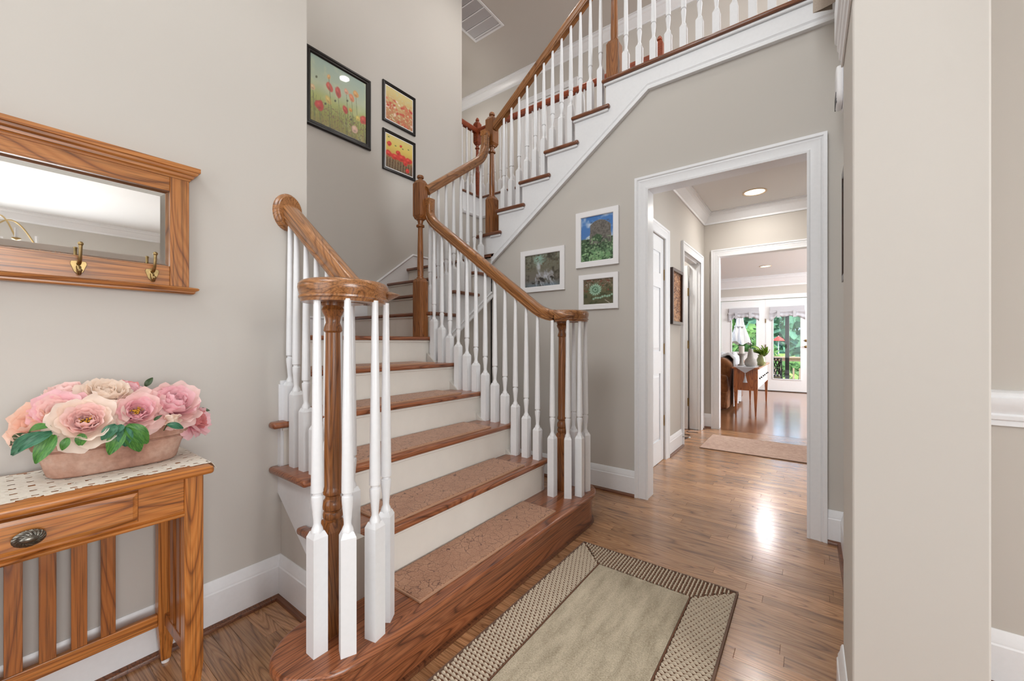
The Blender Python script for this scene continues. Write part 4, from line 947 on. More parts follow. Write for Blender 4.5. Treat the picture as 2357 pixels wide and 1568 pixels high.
# ---------------------------------------------------------------- peonies
def petal_mat(name, base, mid_, tip):
    m, n, l, b = mat(name); tc = n.new('ShaderNodeTexCoord'); sp = n.new('ShaderNodeSeparateXYZ'); l.new(tc.outputs['Generated'], sp.inputs[0])
    v = coords(n, l, (9, 1, 1), True); f = noise(n, l, v, 5, 3)
    k = math_n(n, l, 'ADD', sp.outputs['Y'], math_n(n, l, 'MULTIPLY', math_n(n, l, 'SUBTRACT', f, .5), .35))
    l.new(ramp(n, l, k, [(.0, base), (.22, mid_), (.55, tip), (1.0, tip)]), b.inputs['Base Color']); setp(b, rough=.7, sheen=.2, spec=.2)
    tl = n.new('ShaderNodeBsdfTranslucent'); ms = n.new('ShaderNodeMixShader'); ms.inputs[0].default_value = .38; out = [x for x in n if x.type == 'OUTPUT_MATERIAL'][0]
    l.new(b.inputs['Base Color'].links[0].from_socket, tl.inputs['Color']); l.new(b.outputs[0], ms.inputs[1]); l.new(tl.outputs[0], ms.inputs[2]); l.new(ms.outputs[0], out.inputs[0]); return m
petal_mat('petal_pink', rgb(214, 52, 92), rgb(242, 156, 174), rgb(252, 214, 220))
petal_mat('petal_blush', rgb(232, 104, 124), rgb(248, 190, 194), rgb(253, 226, 222))
petal_mat('petal_cream', rgb(236, 150, 130), rgb(250, 224, 206), rgb(253, 240, 228))
petal_mat('petal_peach', rgb(206, 40, 84), rgb(238, 150, 160), rgb(252, 220, 202))
petal_mat('petal_deep', rgb(170, 20, 52), rgb(212, 74, 92), rgb(236, 160, 160))
plain('stamen', rgb(214, 170, 60), .6, noise_amt=.2, nscale=200)
PET = {}
def petal_mesh(kind, mname):
    if (kind, mname) in PET: return PET[(kind, mname)]
    r = random.Random(kind*13+5); cup = (.55, .9, 1.2, .75)[kind]; ruf = (.05, .07, .10, .16)[kind]; ph = r.random()*6; notch = .10+.1*r.random()
    def fn(u, v):
        s = (u-.5)*2; w = .10*(1-v)+.46*math.sqrt(max(0.0, 1-((v-.60)/.62)**2))*min(1, .25+v*1.5)+.02; x = s*w
        y = v*(1-.05*s*s)-notch*.25*math.exp(-(s*2.6)**2)*v**4
        z = cup*.30*(v**1.7)+.30*cup*(s*w)**2*2.2*v+ruf*.55*math.sin(s*6+ph)*v**3+ruf*.35*math.sin(v*7+ph+s*2)*v
        if kind == 0: z -= .26*v**3
        return (x, y, z)
    me, _ = MB().grid(fn, 9, 9).mesh('petal', mname, smooth=80, origin=(0,0,0)); PET[(kind, mname)] = me; return me
def peony(label, c, axis, R, mnames, spec, stam=True, seed=0):
    r = random.Random(seed); c = Vector(c); axis = Vector(axis).normalized(); q = axis.to_track_quat('Z', 'Y').to_matrix().to_4x4()
    root = thing('peony', label, 'flower', c, 'silk peonies in the planter')
    def put(kind, mn, phi, rad, tilt, sz, wid=1):
        M = Matrix.Translation(c) @ q @ Matrix.Rotation(phi, 4, 'Z') @ Matrix.Translation((0, rad*R, 0)) @ Matrix.Rotation(tilt, 4, 'X') @ Matrix.Diagonal((sz*R*wid, sz*R, sz*R, 1))
        o = place('petal', petal_mesh(kind, mn), (0,0,0), root); o.matrix_basis = M
    for cnt, rad, t0, sz, kind, wid, mi in spec:
        off = r.random()*6
        for k in range(cnt): put((kind+(k % 2 if kind < 3 and k % 3 == 0 else 0)) % 4, mnames[mi], off+2*PI*k/cnt+r.uniform(-.2, .2), rad*r.uniform(.8, 1.2), math.radians(t0+r.uniform(-12, 12)), sz*r.uniform(.85, 1.12), wid*r.uniform(.9, 1.15))
    if stam:
        s = MB(); e1 = q @ Vector((1, 0, 0)); e2 = q @ Vector((0, 1, 0))
        for k in range(22):
            a = r.random()*6.28; d = r.random()*.16*R; h = (.30+.12*r.random())*R
            p0 = c+e1*d*.5*math.cos(a)+e2*d*.5*math.sin(a); p1 = c+axis*h+e1*d*1.6*math.cos(a)+e2*d*1.6*math.sin(a)
            s.tube([p0, p1], .0011, 4).ball(p1, .0024, 5, 4)
        s.build('stamens', 'stamen', root)
    return root
OPEN = [(9, .06, 6, 1.0, 0, .95, 0), (10, .05, 22, .92, 1, .9, 0), (11, .06, 38, .80, 1, .85, 1), (10, .10, 54, .62, 2, .8, 1), (9, .13, 68, .46, 3, .8, 1), (7, .11, 80, .32, 3, .8, 1)]
DENSE = [(9, .06, 2, 1.0, 0, .95, 0), (11, .05, 20, .97, 1, .9, 0), (12, .06, 36, .90, 1, .85, 1), (13, .08, 50, .80, 2, .8, 1), (13, .10, 64, .70, 2, .8, 1), (12, .10, 76, .60, 3, .8, 1), (9, .05, 88, .52, 3, .8, 1)]
CUP = [(8, .06, 20, 1.0, 1, 1.0, 0), (9, .05, 38, .92, 1, .95, 0), (9, .05, 56, .78, 2, .85, 1), (7, .05, 72, .60, 2, .8, 1)]
fl_ = lambda px, py, X: onX(px, py, X)
peony('peach and rose peony opening at the left end of the planter', fl_(96, 978, -1.66)+Vector((0, .012, -.008)), (.62, -.70, .35), .074, ['petal_peach', 'petal_peach'], CUP, False, 1)
peony('pink ruffled peony with a crimson heart left of the large cream bloom', fl_(148, 958, -1.63), (.75, -.30, .55), .068, ['petal_pink', 'petal_blush'], OPEN, True, 2)
peony('large cream blush peony with golden stamens drooping over the pot front', fl_(198, 976, -1.565), (.86, -.12, .42), .074, ['petal_cream', 'petal_blush'], OPEN, True, 3)
peony('pale cream double peony at the top of the arrangement', fl_(240, 925, -1.645), (.60, .05, .80), .070, ['petal_cream', 'petal_cream'], DENSE, False, 4)
peony('light pink peony with yellow stamens facing out over the pot front', fl_(312, 955, -1.58), (.86, .0, .45), .068, ['petal_blush', 'petal_pink'], OPEN, True, 5)
peony('full pink double peony beside the crimson bloom', fl_(390, 944, -1.61), (.72, .15, .70), .080, ['petal_blush', 'petal_pink'], DENSE, False, 6)
peony('crimson hearted peony hanging at the right end of the planter', fl_(437, 972, -1.62), (.55, .72, .22), .058, ['petal_pink', 'petal_deep'], OPEN, False, 7)
peony('white blush peony at the back of the planter', fl_(165, 926, -1.71), (.2, -.25, .95), .060, ['petal_cream', 'petal_blush'], DENSE, False, 8)
peony('dusky red peony at the back of the planter', fl_(288, 922, -1.72), (.3, .2, .9), .058, ['petal_deep', 'petal_pink'], DENSE, False, 9)
peony('closed cream peony bud over the pot rim', fl_(384, 968, -1.555), (.75, .3, .1), .036, ['petal_cream', 'petal_cream'], [(5, .02, 62, 1.0, 1, 1.0, 0), (4, .02, 78, .9, 2, .9, 0)], False, 10)
# leaves
def leaf_mat(name, a, b_):
    m, n, l, b = mat(name); v = coords(n, l, (5, .7, 1), True); f = noise(n, l, v, 6, 4); l.new(ramp(n, l, f, [(.3, a), (.7, b_)]), b.inputs['Base Color']); setp(b, rough=.42, spec=.4); return m
leaf_mat('leaf_green', rgb(36, 92, 42), rgb(96, 150, 66)); leaf_mat('leaf_blue', rgb(22, 74, 56), rgb(74, 134, 100)); leaf_mat('leaf_dark', rgb(24, 48, 28), rgb(70, 92, 50))
LEAFM = {}
for mn in ('leaf_green', 'leaf_blue', 'leaf_dark'):
    def fn(u, v):
        s = (u-.5)*2; w = .30*math.sin(PI*min(1, v*.93+.05))**.75*(1-.25*v); return (s*w, v, .10*math.sin(v*PI)+.10*abs(s)*(1-v*.4)-.18*v*v)
    LEAFM[mn], _ = MB().grid(fn, 6, 9).mesh('leaf', mn, smooth=60, origin=(0,0,0))
def leaf(parent, b0, t0, mn, wid=1.0, roll=0):
    b0, t0 = Vector(b0), Vector(t0); y = (t0-b0); L = y.length; y.normalize(); z = Vector((.86, -.12, .5)); z = (z-y*z.dot(y)).normalized(); x = y.cross(z)
    M = Matrix(((x.x*L*wid, y.x*L, z.x*L, b0.x), (x.y*L*wid, y.y*L, z.y*L, b0.y), (x.z*L*wid, y.z*L, z.z*L, b0.z), (0,0,0,1))) @ Matrix.Rotation(roll, 4, 'Y')
    o = place('leaf', LEAFM[mn], (0,0,0), parent); o.matrix_basis = M; return o
def sprig(label, leaves):
    b0 = fl_(*leaves[0][0]); root = thing('leaf_sprig', label, 'leaves', b0, 'silk leaf sprigs in the planter')
    for a, t, mn, w in leaves: leaf(root, fl_(*a), fl_(*t), mn, w)
    MB().tube([b0, b0+Vector((-.03, 0, -.02))], .0018, 6).build('stem', 'leaf_dark', root)
sprig('long green leaves reaching past the left end of the planter', [((118, 998, -1.542), (8, 1050, -1.62), 'leaf_blue', .62), ((120, 996, -1.532), (42, 1036, -1.512), 'leaf_blue', .7), ((70, 1002, -1.60), (12, 1024, -1.66), 'leaf_dark', .6), ((122, 985, -1.532), (55, 992, -1.60), 'leaf_green', .5)])
sprig('broad glossy green leaf hanging over the pot front below the cream peony', [((125, 1002, -1.527), (80, 1066, -1.507), 'leaf_green', .95), ((157, 1008, -1.517), (142, 1037, -1.512), 'leaf_green', 1.1), ((188, 998, -1.517), (185, 1028, -1.512), 'leaf_green', 1.3)])
sprig('fan of five green leaves over the middle of the planter', [((282, 988, -1.517), (250, 1047, -1.507), 'leaf_green', 1.0), ((284, 984, -1.514), (290, 1028, -1.502), 'leaf_blue', 1.25), ((290, 986, -1.518), (325, 1040, -1.510), 'leaf_green', 1.0), ((290, 980, -1.518), (343, 1020, -1.508), 'leaf_green', 1.15), ((268, 978, -1.515), (233, 1012, -1.507), 'leaf_blue', 1.2), ((282, 978, -1.512), (268, 996, -1.502), 'leaf_blue', 1.4)])
sprig('blue green leaf lying on the right rim of the planter', [((384, 978, -1.512), (424, 985, -1.507), 'leaf_blue', .9), ((355, 968, -1.512), (372, 956, -1.502), 'leaf_dark', .8)])
sprig('dark leaves poking out right of the crimson peony', [((452, 945, -1.66), (482, 944, -1.64), 'leaf_dark', .9), ((460, 968, -1.66), (474, 984, -1.65), 'leaf_dark', 1.0)])
sprig('olive leaves showing above the cream peonies', [((172, 908, -1.70), (134, 893, -1.72), 'leaf_dark', .7), ((190, 906, -1.70), (192, 898, -1.70), 'leaf_dark', 1.2), ((240, 890, -1.71), (231, 879, -1.71), 'leaf_dark', 1.0), ((335, 890, -1.70), (351, 869, -1.70), 'leaf_dark', 1.0)])
# ---------------------------------------------------------------- entry rug
def pile(name, a, b_, sc=220, stretch=(1, .25, 1)):
    m, n, l, b = mat(name); v = coords(n, l); f = noise(n, l, v, sc, 4); v2 = coords(n, l, stretch); g = noise(n, l, v2, 26, 3); h = noise(n, l, v, 3, 2)
    k = math_n(n, l, 'ADD', math_n(n, l, 'MULTIPLY', f, .45), math_n(n, l, 'ADD', math_n(n, l, 'MULTIPLY', g, .4), math_n(n, l, 'MULTIPLY', h, .15)))
    l.new(ramp(n, l, k, [(.36, a), (.62, b_)]), b.inputs['Base Color']); setp(b, rough=.95, spec=.1, sheen=.2); bump(n, l, b, f, .7, .004); return m
pile('rug_field', rgb(142, 130, 108), rgb(202, 190, 167)); plain('rug_brown', rgb(104, 70, 50), .95, noise_amt=.2, nscale=150)
plain('yarn_cream', rgb(196, 182, 162), .95, noise_amt=.14, nscale=260, bmp=.4); plain('rug_binding', rgb(112, 88, 74), .9)
RX0, RX1, RY0, RY1, BW = -.965, -.242, .12, 1.945, .158
rug = thing('entry_rug', 'oatmeal rug with a brown and cream basket weave border beside the stairs', 'rug', ((RX0+RX1)/2, 1.0, 0))
MB().box(RX0, RX1, RY0, RY1, .0008, .006).build('backing', 'rug_brown', rug)
lab(MB().box(RX0+BW, RX1-BW, RY0+BW, RY1-BW, .0055, .0135).build('field', 'rug_field', rug, bevel=.003), 'plain oatmeal centre field')
MB().sweep([(RX0, RY0, .0008), (RX1, RY0, .0008), (RX1, RY1, .0008), (RX0, RY1, .0008)], [(-.004, 0), (.003, 0), (.003, .010), (-.004, .011)], (0,0,1), closed=True).build('binding', 'rug_binding', rug)
for xx in (RX0+BW-.006, RX1-BW+.001): MB().box(xx, xx+.005, RY0+BW, RY1-BW, .005, .0125).build('line', 'rug_brown', rug)
rb = MB(); rr_ = random.Random(11)
def rib(p0, p1, w=.0047, ph=0):
    p0, p1 = Vector(p0), Vector(p1); d = p1-p0; L = d.length
    if L < .012: return
    d.normalize(); s = Vector((-d.y, d.x, 0)); nseg = max(2, int(L/.0062)); base = len(rb.v)
    for k in range(nseg+1):
        q = p0+d*(L*k/nseg)+s*rr_.uniform(-.0008, .0008); hh = .0115+(.0018 if (k+ph) % 3 else -.0035); ww = w*(1.0 if (k+ph) % 3 else .62)
        rb.v += [tuple(q-s*ww+Vector((0,0,.0045))), tuple(q-s*ww*.55+Vector((0,0,hh))), tuple(q+s*ww*.55+Vector((0,0,hh))), tuple(q+s*ww+Vector((0,0,.0045)))]
    for k in range(nseg):
        a = base+k*4
        for i in range(3): rb.f.append((a+i, a+i+1, a+i+5, a+i+4))
sp = .0152; k = 0
y = RY0+.008
while y < RY1-.004:
    e = min(BW, RY1-y)-.004
    rib((RX0+.005, y, 0), (RX0+min(e, BW-.008), y, 0), ph=k); rib((RX1-.005, y, 0), (RX1-min(e, BW-.008), y, 0), ph=k); y += sp; k += 1
x = RX0+.008
while x < RX1-.004:
    e = min(BW, x-RX0, RX1-x)-.002
    rib((x, RY1-.005, 0), (x, RY1-min(max(e, .0), BW-.004), 0), ph=k); x += sp; k += 1
stuff(rb.build('woven_border', 'yarn_cream', rug, smooth=60))
# corridor rug
pile('hall_rug', rgb(168, 134, 118), rgb(206, 180, 164), 160, (1, 1, 1))
hr = thing('runner_rug', 'dusty pink low pile rug on the corridor floor', 'rug', (-.42, 4.75, 0))
MB().box(-.888, .10, 4.40, 5.10, .0008, .010).build('pile', 'hall_rug', hr, bevel=.003)
MB().sweep([(-.888, 4.40, .0008), (.10, 4.40, .0008), (.10, 5.10, .0008), (-.888, 5.10, .0008)], [(-.003, 0), (.002, 0), (.002, .007), (-.003, .009)], (0,0,1), closed=True).build('binding', 'rug_binding', hr)
# ---------------------------------------------------------------- recessed lights
UPW = 9
def downlight(label, c, r, energy):
    t = thing('ceiling_light', label, 'ceiling light', c, 'recessed ceiling lights')
    c = Vector(c)
    lab(MB().lathe(c, [(r*1.16, 0), (r*1.18, -.004), (r*1.02, -.007), (r*.96, -.002), (r*.96, 0)], 32).build('trim_ring', 'brass_pale', t, smooth=40), 'pale trim ring')
    MB().lathe(c, [(r*.96, -.001), (r*.9, -.0025), (.001, -.003)], 32, caps=False).build('lens', 'lamp_glow', t)
    lp = lamp('downlight_lamp', 'AREA', c-Vector((0, 0, .012)), (0, 0, 0), energy, (1, .96, .91), r*1.6); lp.data.shape = 'DISK'
    lp.parent = t; lp.matrix_parent_inverse = Matrix.Translation(-WL[t.name])
plain('brass_pale', rgb(222, 200, 170), .4)
lc = onZ(1737, 442, HC-.002); downlight('round recessed light glowing in the corridor ceiling', lc, .098, 11); downlight('round recessed light over the near end of the corridor', (-.45, 3.5, HC-.002), .098, 1.0)
for k_, (x_, y_) in enumerate([(-2.35, 1.45), (-2.55, 3.35), (-.80, 1.05), (-.8, 3.6)]):  # one follows a reflected downlight; the others are added fill
    downlight(['round recessed light above the first stair landing', 'round recessed fill light added above the second stair landing', 'round recessed fill light added high above the entry', 'round recessed fill light added above the gallery'][k_], (x_, y_, ZC-.002), .085, UPW)
lc = onZ(1762, 613, FC-.002); downlight('round recessed light glowing in the family room ceiling', lc, .085, 30); downlight('round recessed fill light added in the small room behind the open door', (-1.75, 4.75, HC-.002), .085, 22)  # the small room lamp is added to brighten the open door
# ---------------------------------------------------------------- return air grille in the upper ceiling
plain('grille_grey', rgb(198, 198, 202), .5); plain('grille_dark', rgb(84, 84, 86), .6)
vx0, vx1, vy0, vy1 = -3.863, -3.342, 3.56, 4.306
ve = thing('ceiling_vent', 'white return air grille in the upper ceiling', 'vent', ((vx0+vx1)/2, (vy0+vy1)/2, ZC))
MB().sweep([(vx0, vy0, ZC), (vx1, vy0, ZC), (vx1, vy1, ZC), (vx0, vy1, ZC)], [(0, 0), (0, -.010), (-.030, -.006), (-.030, 0)], (0,0,1), closed=True).build('frame', 'trim_white', ve)
MB().box(vx0+.02, vx1-.02, vy0+.02, vy1-.02, ZC-.0015, ZC-.0005).build('backing', 'grille_grey', ve)
yy = vy0+.04
k = 0
while yy < vy1-.03:
    m_ = MB().add([(vx0+.03, yy, ZC-.002), (vx1-.03, yy, ZC-.002), (vx1-.03, yy+.014, ZC-.008), (vx0+.03, yy+.014, ZC-.008)], [(0,1,2,3)])
    if k % 8 == 7: m_ = MB().box(vx0+.03, vx1-.03, yy, yy+.014, ZC-.010, ZC-.002)
    m_.build('slat', 'trim_white' if k % 8 == 7 else 'grille_grey', ve); yy += .0205; k += 1
# ---------------------------------------------------------------- door chime, curtain
ch = thing('door_chime', 'round white door chime cover with grey slots high on the right wall', 'door chime', (XR, 2.52, 2.21))
cc = Vector((XR, 2.52, 2.325))
def pillx(m, x0, x1, sy, sz, n=28):
    pts = []
    for k in range(n):
        a = 2*PI*k/n; c, s_ = math.cos(a), math.sin(a); pts.append((abs(c)**.7*(1 if c > 0 else -1)*sy, abs(s_)**.7*(1 if s_ > 0 else -1)*sz))
    m.prism([(x0, cc.y+a, cc.z+b) for a, b in pts], (x1-x0, 0, 0)); return m
pillx(MB(), XR-.020, XR, .085, .110).build('back_plate', 'frame_white', ch, bevel=.004, smooth=40)
pillx(MB(), XR-.046, XR-.020, .075, .098).build('cover', 'frame_white', ch, bevel=.010, seg=3, smooth=40)
for k in range(4): MB().box(XR-.048+.004*k, XR-.044+.004*k, cc.y-.05, cc.y+.05, cc.z-.085+.004*k, cc.z-.035+.004*k).build('slot', 'grille_dark', ch) if k == 0 else MB().box(XR-.0475, XR-.045, cc.y-.055, cc.y+.055, cc.z-.03-.014*k, cc.z-.024-.014*k).build('slot', 'grille_dark', ch)
def fabric(name, a, b_, sc=300):
    m, n, l, b = mat(name); v = coords(n, l); f = noise(n, l, v, sc, 3); l.new(ramp(n, l, f, [(.3, a), (.7, b_)]), b.inputs['Base Color']); setp(b, rough=.9, sheen=.3, spec=.1); return m
fabric('curtain_beige', rgb(168, 156, 144), rgb(190, 178, 166)); fabric('valance_grey', rgb(170, 171, 178), rgb(192, 193, 200))
cu = thing('curtain', 'beige gathered curtain hanging at the gallery end beside the right wall', 'curtain', (.08, 2.45, 2.75))
def cfn(u, v):
    y = 2.58-.75*u; x = XR-.075+.060*math.sin(u*PI*11+PI*.9)
    return (x, y, 2.755+.012*math.sin(u*PI*11+1.0)+(4.55-2.755)*v)
MB().grid(cfn, 110, 6).build('panel', 'curtain_beige', cu, smooth=60, solid=.002)
MB().tube([(XR-.075, 1.70, 4.58), (XR-.075, 2.66, 4.58)], .012, 10).build('rod', 'frame_dark', cu, smooth=50)
MB().box(XR-.085, XR, 2.60, 2.62, 4.565, 4.595).build('bracket', 'frame_dark', cu)
# ---------------------------------------------------------------- dining room chandelier (seen in the mirror)
cd = Vector((2.2, .0, 2.0))
chd = thing('chandelier', 'brass chandelier with arched arms reflected in the mirror', 'chandelier', cd)
MB().tube([cd+Vector((0,0,HC-2.0)), cd+Vector((0,0,.1))], .008, 8).lathe(cd, [(.004, -.16), (.03, -.12), (.045, -.06), (.02, 0), (.03, .06), (.012, .1)], 16).lathe(cd+Vector((0,0,HC-2.0-.03)), [(.06, .03), (.05, .01), (.01, 0)], 16).build('stem', 'brass', chd, smooth=50)
for k in range(6):
    a = k*PI/3+PI/2-.12; dx, dy = math.cos(a), math.sin(a)
    pts = [cd+Vector((dx*(.03+.30*t), dy*(.03+.30*t), .17*math.sin(PI*t)*1.2-.02*t)) for t in [q/14 for q in range(15)]]
    ar = MB().tube(pts, .006, 8).build('arm', 'brass', chd, smooth=50)
    e = pts[-1]; MB().lathe(e, [(.006, -.01), (.026, 0), (.028, .012), (.012, .014)], 14).build('cup', 'brass', ar, smooth=50); MB().lathe(e, [(.011, .012), (.011, .10)], 12).build('candle', 'frame_white', ar, smooth=50)
# ---------------------------------------------------------------- upstairs door on the gallery wall
ud = panel_door('door_4', 'white panel door on the upper gallery wall', .80, 1.88, lambda u, d, z: (-3.62+.80-u*1.0, 5.262-d*-1.0*.2, Z2+z), [(.10, .36), (.44, .70)], [(.20, .80), (1.0, 1.5), (1.6, 1.78)])
casing('trim_13', [(-2.80, 5.27, Z2), (-2.80, 5.27, Z2+1.90), (-3.64, 5.27, Z2+1.90), (-3.64, 5.27, Z2)], (0,-1,0), 'white casing of the gallery door')

# ---------------------------------------------------------------- garden doors
OX0, OX1, OZ = -1.66, .06, 2.03
wallbox('wall_family_back', [(-5.1, OX0, FY, FY+.12, 0, FC), (OX0, OX1, FY, FY+.12, OZ, FC), (OX1, 3.1, FY, FY+.12, 0, FC)], 'beige wall round the garden doors')
casing('trim_14', [(OX1, FY, 0), (OX1, FY, OZ), (OX0, FY, OZ), (OX0, FY, 0)], (0,-1,0), 'white casing of the garden doors')
plain('threshold_dark', rgb(60, 48, 40), .5)
def lite(name, label, x0, x1, gx0, gx1, gz0, gz1, cat, handle):
    r = thing(name, label, cat, ((x0+x1)/2, FY+.04, 0)); r['kind'] = 'structure'; y0, y1 = FY+.02, FY+.06; z0, z1 = .015, OZ-.01
    MB().box(x0, gx0, y0, y1, z0, z1).box(gx1, x1, y0, y1, z0, z1).box(gx0, gx1, y0, y1, z0, gz0).box(gx0, gx1, y0, y1, gz1, z1).build('leaf_frame', 'trim_white', r)
    MB().sweep([(gx1, y0, gz0), (gx0, y0, gz0), (gx0, y0, gz1), (gx1, y0, gz1)], [(-.02, 0), (-.02, .010), (-.004, .012), (0, .002), (0, 0)], (0,-1,0), closed=True).build('glazing_bead', 'trim_white', r)
    MB().box(gx0, gx1, y0+.018, y0+.022, gz0, gz1).build('pane', 'pane_glass', r)
    if handle:
        h = MB().lathe((x1-.065, y0, .98), [(.026, 0), (.026, -.006), (.010, -.010), (.010, -.03), (.024, -.04), (.024, -.056), (.012, -.062)], 16, axis='Y').build('knob', 'antique_brass', r, smooth=40)
        MB().lathe((x1-.065, y0, 1.11), [(.026, 0), (.026, -.012), (.018, -.016)], 16, axis='Y').build('deadbolt', 'antique_brass', r, smooth=40)
    return r
lite('window_1', 'fixed white glazed panel left of the garden door', OX0+.02, -.770, -1.415, -.934, .857, 1.80, 'window', False)
lite('door_3', 'white garden door with a tall glass pane', -.752, OX1-.03, -.609, -.131, .28, 1.80, 'door', True)
MB().box(-.770, -.752, FY+.03, FY+.055, 0, OZ-.01).build('mullion', 'trim_white', bpy.data.objects['door_3'])
MB().box(OX0, OX1, FY-.01, FY+.12, 0.0, .014).build('threshold', 'threshold_dark', bpy.data.objects['door_3'])
for h in (1.55, .98, .4): MB().box(-.764, -.746, FY+.006, FY+.02, h-.045, h+.045).build('hinge', 'antique_brass', bpy.data.objects['door_3'])
def valance(label, x0, x1, zt, zb):
    r = thing('window_valance', label, 'valance', ((x0+x1)/2, FY-.03, zb), 'grey scalloped valances'); y = FY+.012; W = x1-x0
    MB().box(x0, x1, y-.034, y, zt-.11, zt).build('header', 'valance_grey', r, bevel=.006)
    def fn(u, v):
        e = abs(u-.5)*2; drop = (zt-.09-zb)*(.62+.38*max(0, (e-.62)/.38)**.7+.04*math.sin(u*PI*6)); fold = .016*math.sin(v*PI*3.2)+.008*math.sin(u*PI*14)*v
        return (x0+W*u*1.02-.01*W, y-.026-fold-.014*v, zt-.09-drop*v)
    MB().grid(fn, 40, 14).build('swag', 'valance_grey', r, smooth=60, solid=.003)
    for u in (.26, .72): MB().box(x0+W*u-.028, x0+W*u+.028, y-.058, y-.050, zt-.24, zt-.09).build('tab', 'valance_grey', r, bevel=.002)
valance('pale grey scalloped valance over the fixed garden window', -1.475, -.878, 1.853, 1.555)
valance('pale grey scalloped valance over the glass garden door', -.675, -.055, 1.853, 1.555)

# ---------------------------------------------------------------- sofa table
wood('cherry_z', rgb(120, 58, 22), rgb(176, 100, 46), rgb(190, 116, 58), 'Z', rough=.3); plain('drawer_white', rgb(226, 226, 226), .4)
stb = thing('sofa_table', 'orange wood sofa table with slender tapered legs and white drawer fronts', 'table', (-.73, 7.65, 0))
tx0, tx1, ty0, ty1, tz = -.885, -.585, 6.72, 8.58, .71
MB().box(tx0-.025, tx1+.025, ty0-.03, ty1+.03, tz-.022, tz).build('table_top', 'cherry_z', stb, bevel=.006)
for lxx in (tx0+.024, tx1-.024):
    for lyy in (ty0+.024, ty1-.024):
        m_ = MB().frustum((lxx, lyy), .010, 0, .026, .42); m_.frustum((lxx, lyy), .026, .42, .026, tz-.022); m_.build('leg', 'cherry_z', stb)
MB().box(tx0+.05, tx1-.05, ty0+.014, ty0+.034, .37, tz-.022).build('end_panel', 'cherry_z', stb)
MB().box(tx0+.05, tx1-.05, ty1-.034, ty1-.014, .37, tz-.022).build('end_panel', 'cherry_z', stb)
MB().box(tx0+.01, tx0+.03, ty0+.05, ty1-.05, .37, tz-.022).build('back_panel', 'cherry_z', stb)
for k in range(3):
    ya = ty0+.06+k*.585; dd = MB().box(tx1-.03, tx1+.002, ya, ya+.565, .40, tz-.03).build('drawer', 'drawer_white', stb, bevel=.003)
    for q in (.15, .41): MB().ball((tx1+.012, ya+q, .54), .013, 10, 6).build('knob', 'glass_black', dd, smooth=60)
tr_ = MB().box(tx0+.02, tx1-.02, ty0-.032, ty1-.3, tz+.0005, tz+.004)
tr_.add([(tx0+.02, ty0-.034, tz+.003), (tx1-.02, ty0-.034, tz+.003), ((tx0+tx1)/2, ty0-.037, tz-.085), (tx0+.02, ty0-.031, tz+.003), (tx1-.02, ty0-.031, tz+.003), ((tx0+tx1)/2, ty0-.034, tz-.085)], [(0,1,2),(5,4,3),(0,2,5,3),(1,4,5,2),(0,3,4,1)])
tr = thing('table_cloth', 'pale grey pointed runner with a tassel on the sofa table', 'table runner', ((tx0+tx1)/2, 7.4, tz)); tr_.build('cloth', 'valance_grey', tr)
pT = Vector(((tx0+tx1)/2, ty0-.038, tz-.085)); MB().lathe(pT, [(.004, 0), (.006, -.02), (.005, -.03), (.022, -.11), (.030, -.135)], 12).build('tassel', 'valance_grey', tr, smooth=40)
plain('stone_grey', rgb(172, 170, 166), .8, noise_amt=.12, nscale=40); plain('candle_white', rgb(232, 230, 226), .6)
c = Vector((onY(1707, 840, 7.10).x, 7.10, tz+.004))
cs = thing('candle_holder', 'stone pedestal candle holder with a thick white candle', 'candle holder', c)
MB().lathe(c, [(.055, 0), (.055, .012), (.030, .03), (.026, .09), (.034, .15), (.055, .17), (.058, .185), (.04, .188)], 20).build('pedestal', 'stone_grey', cs, smooth=40)
cb = MB().lathe(c, [(.038, .186), (.038, .30), (.034, .304)], 20).build('candle', 'candle_white', cs, smooth=40); MB().tube([c+Vector((0,0,.303)), c+Vector((.002,0,.318))], .0015, 5).build('wick', 'glass_black', cb)
c = Vector((onY(1728, 842, 6.86).x, 6.86, tz+.004))
va = thing('ceramic_bottle', 'grey ceramic bottle vase with a brown stick', 'vase', c)
MB().lathe(c, [(.055, 0), (.080, .03), (.084, .065), (.070, .105), (.046, .135), (.034, .22), (.026, .265), (.020, .27)], 22).build('bottle', 'stone_grey', va, smooth=50)
MB().tube([c+Vector((0,0,.25)), c+Vector((.004, 0, .45))], [.006, .004], 6).build('stick', 'frame_dark', va)
c = Vector((onY(1752, 838, 7.25).x, 7.25, tz+.004))
pp = thing('potted_plant', 'small leafy green plant in a glass vase on the sofa table', 'plant', c)
plain('vase_glass', rgb(150, 160, 110), .12, coat=.6)
MB().lathe(c, [(.045, 0), (.062, .03), (.060, .10), (.040, .14), (.048, .17)], 20).build('vase', 'vase_glass', pp, smooth=50)
leaf_mat('leaf_lime', rgb(96, 140, 40), rgb(170, 200, 84)); LEAFM['leaf_lime'] = LEAFM['leaf_green'].copy(); LEAFM['leaf_lime'].materials.clear(); LEAFM['leaf_lime'].materials.append(MATS['leaf_lime'])
rr_ = random.Random(8)
for k in range(34):
    a = rr_.random()*6.28; r0 = .02*rr_.random(); r1 = .06+.09*rr_.random(); z1 = .20+.12*rr_.random()
    leaf(pp, c+Vector((r0*math.cos(a), r0*math.sin(a), .15+.05*rr_.random())), c+Vector((r1*math.cos(a), r1*math.sin(a), z1)), 'leaf_lime', .8)
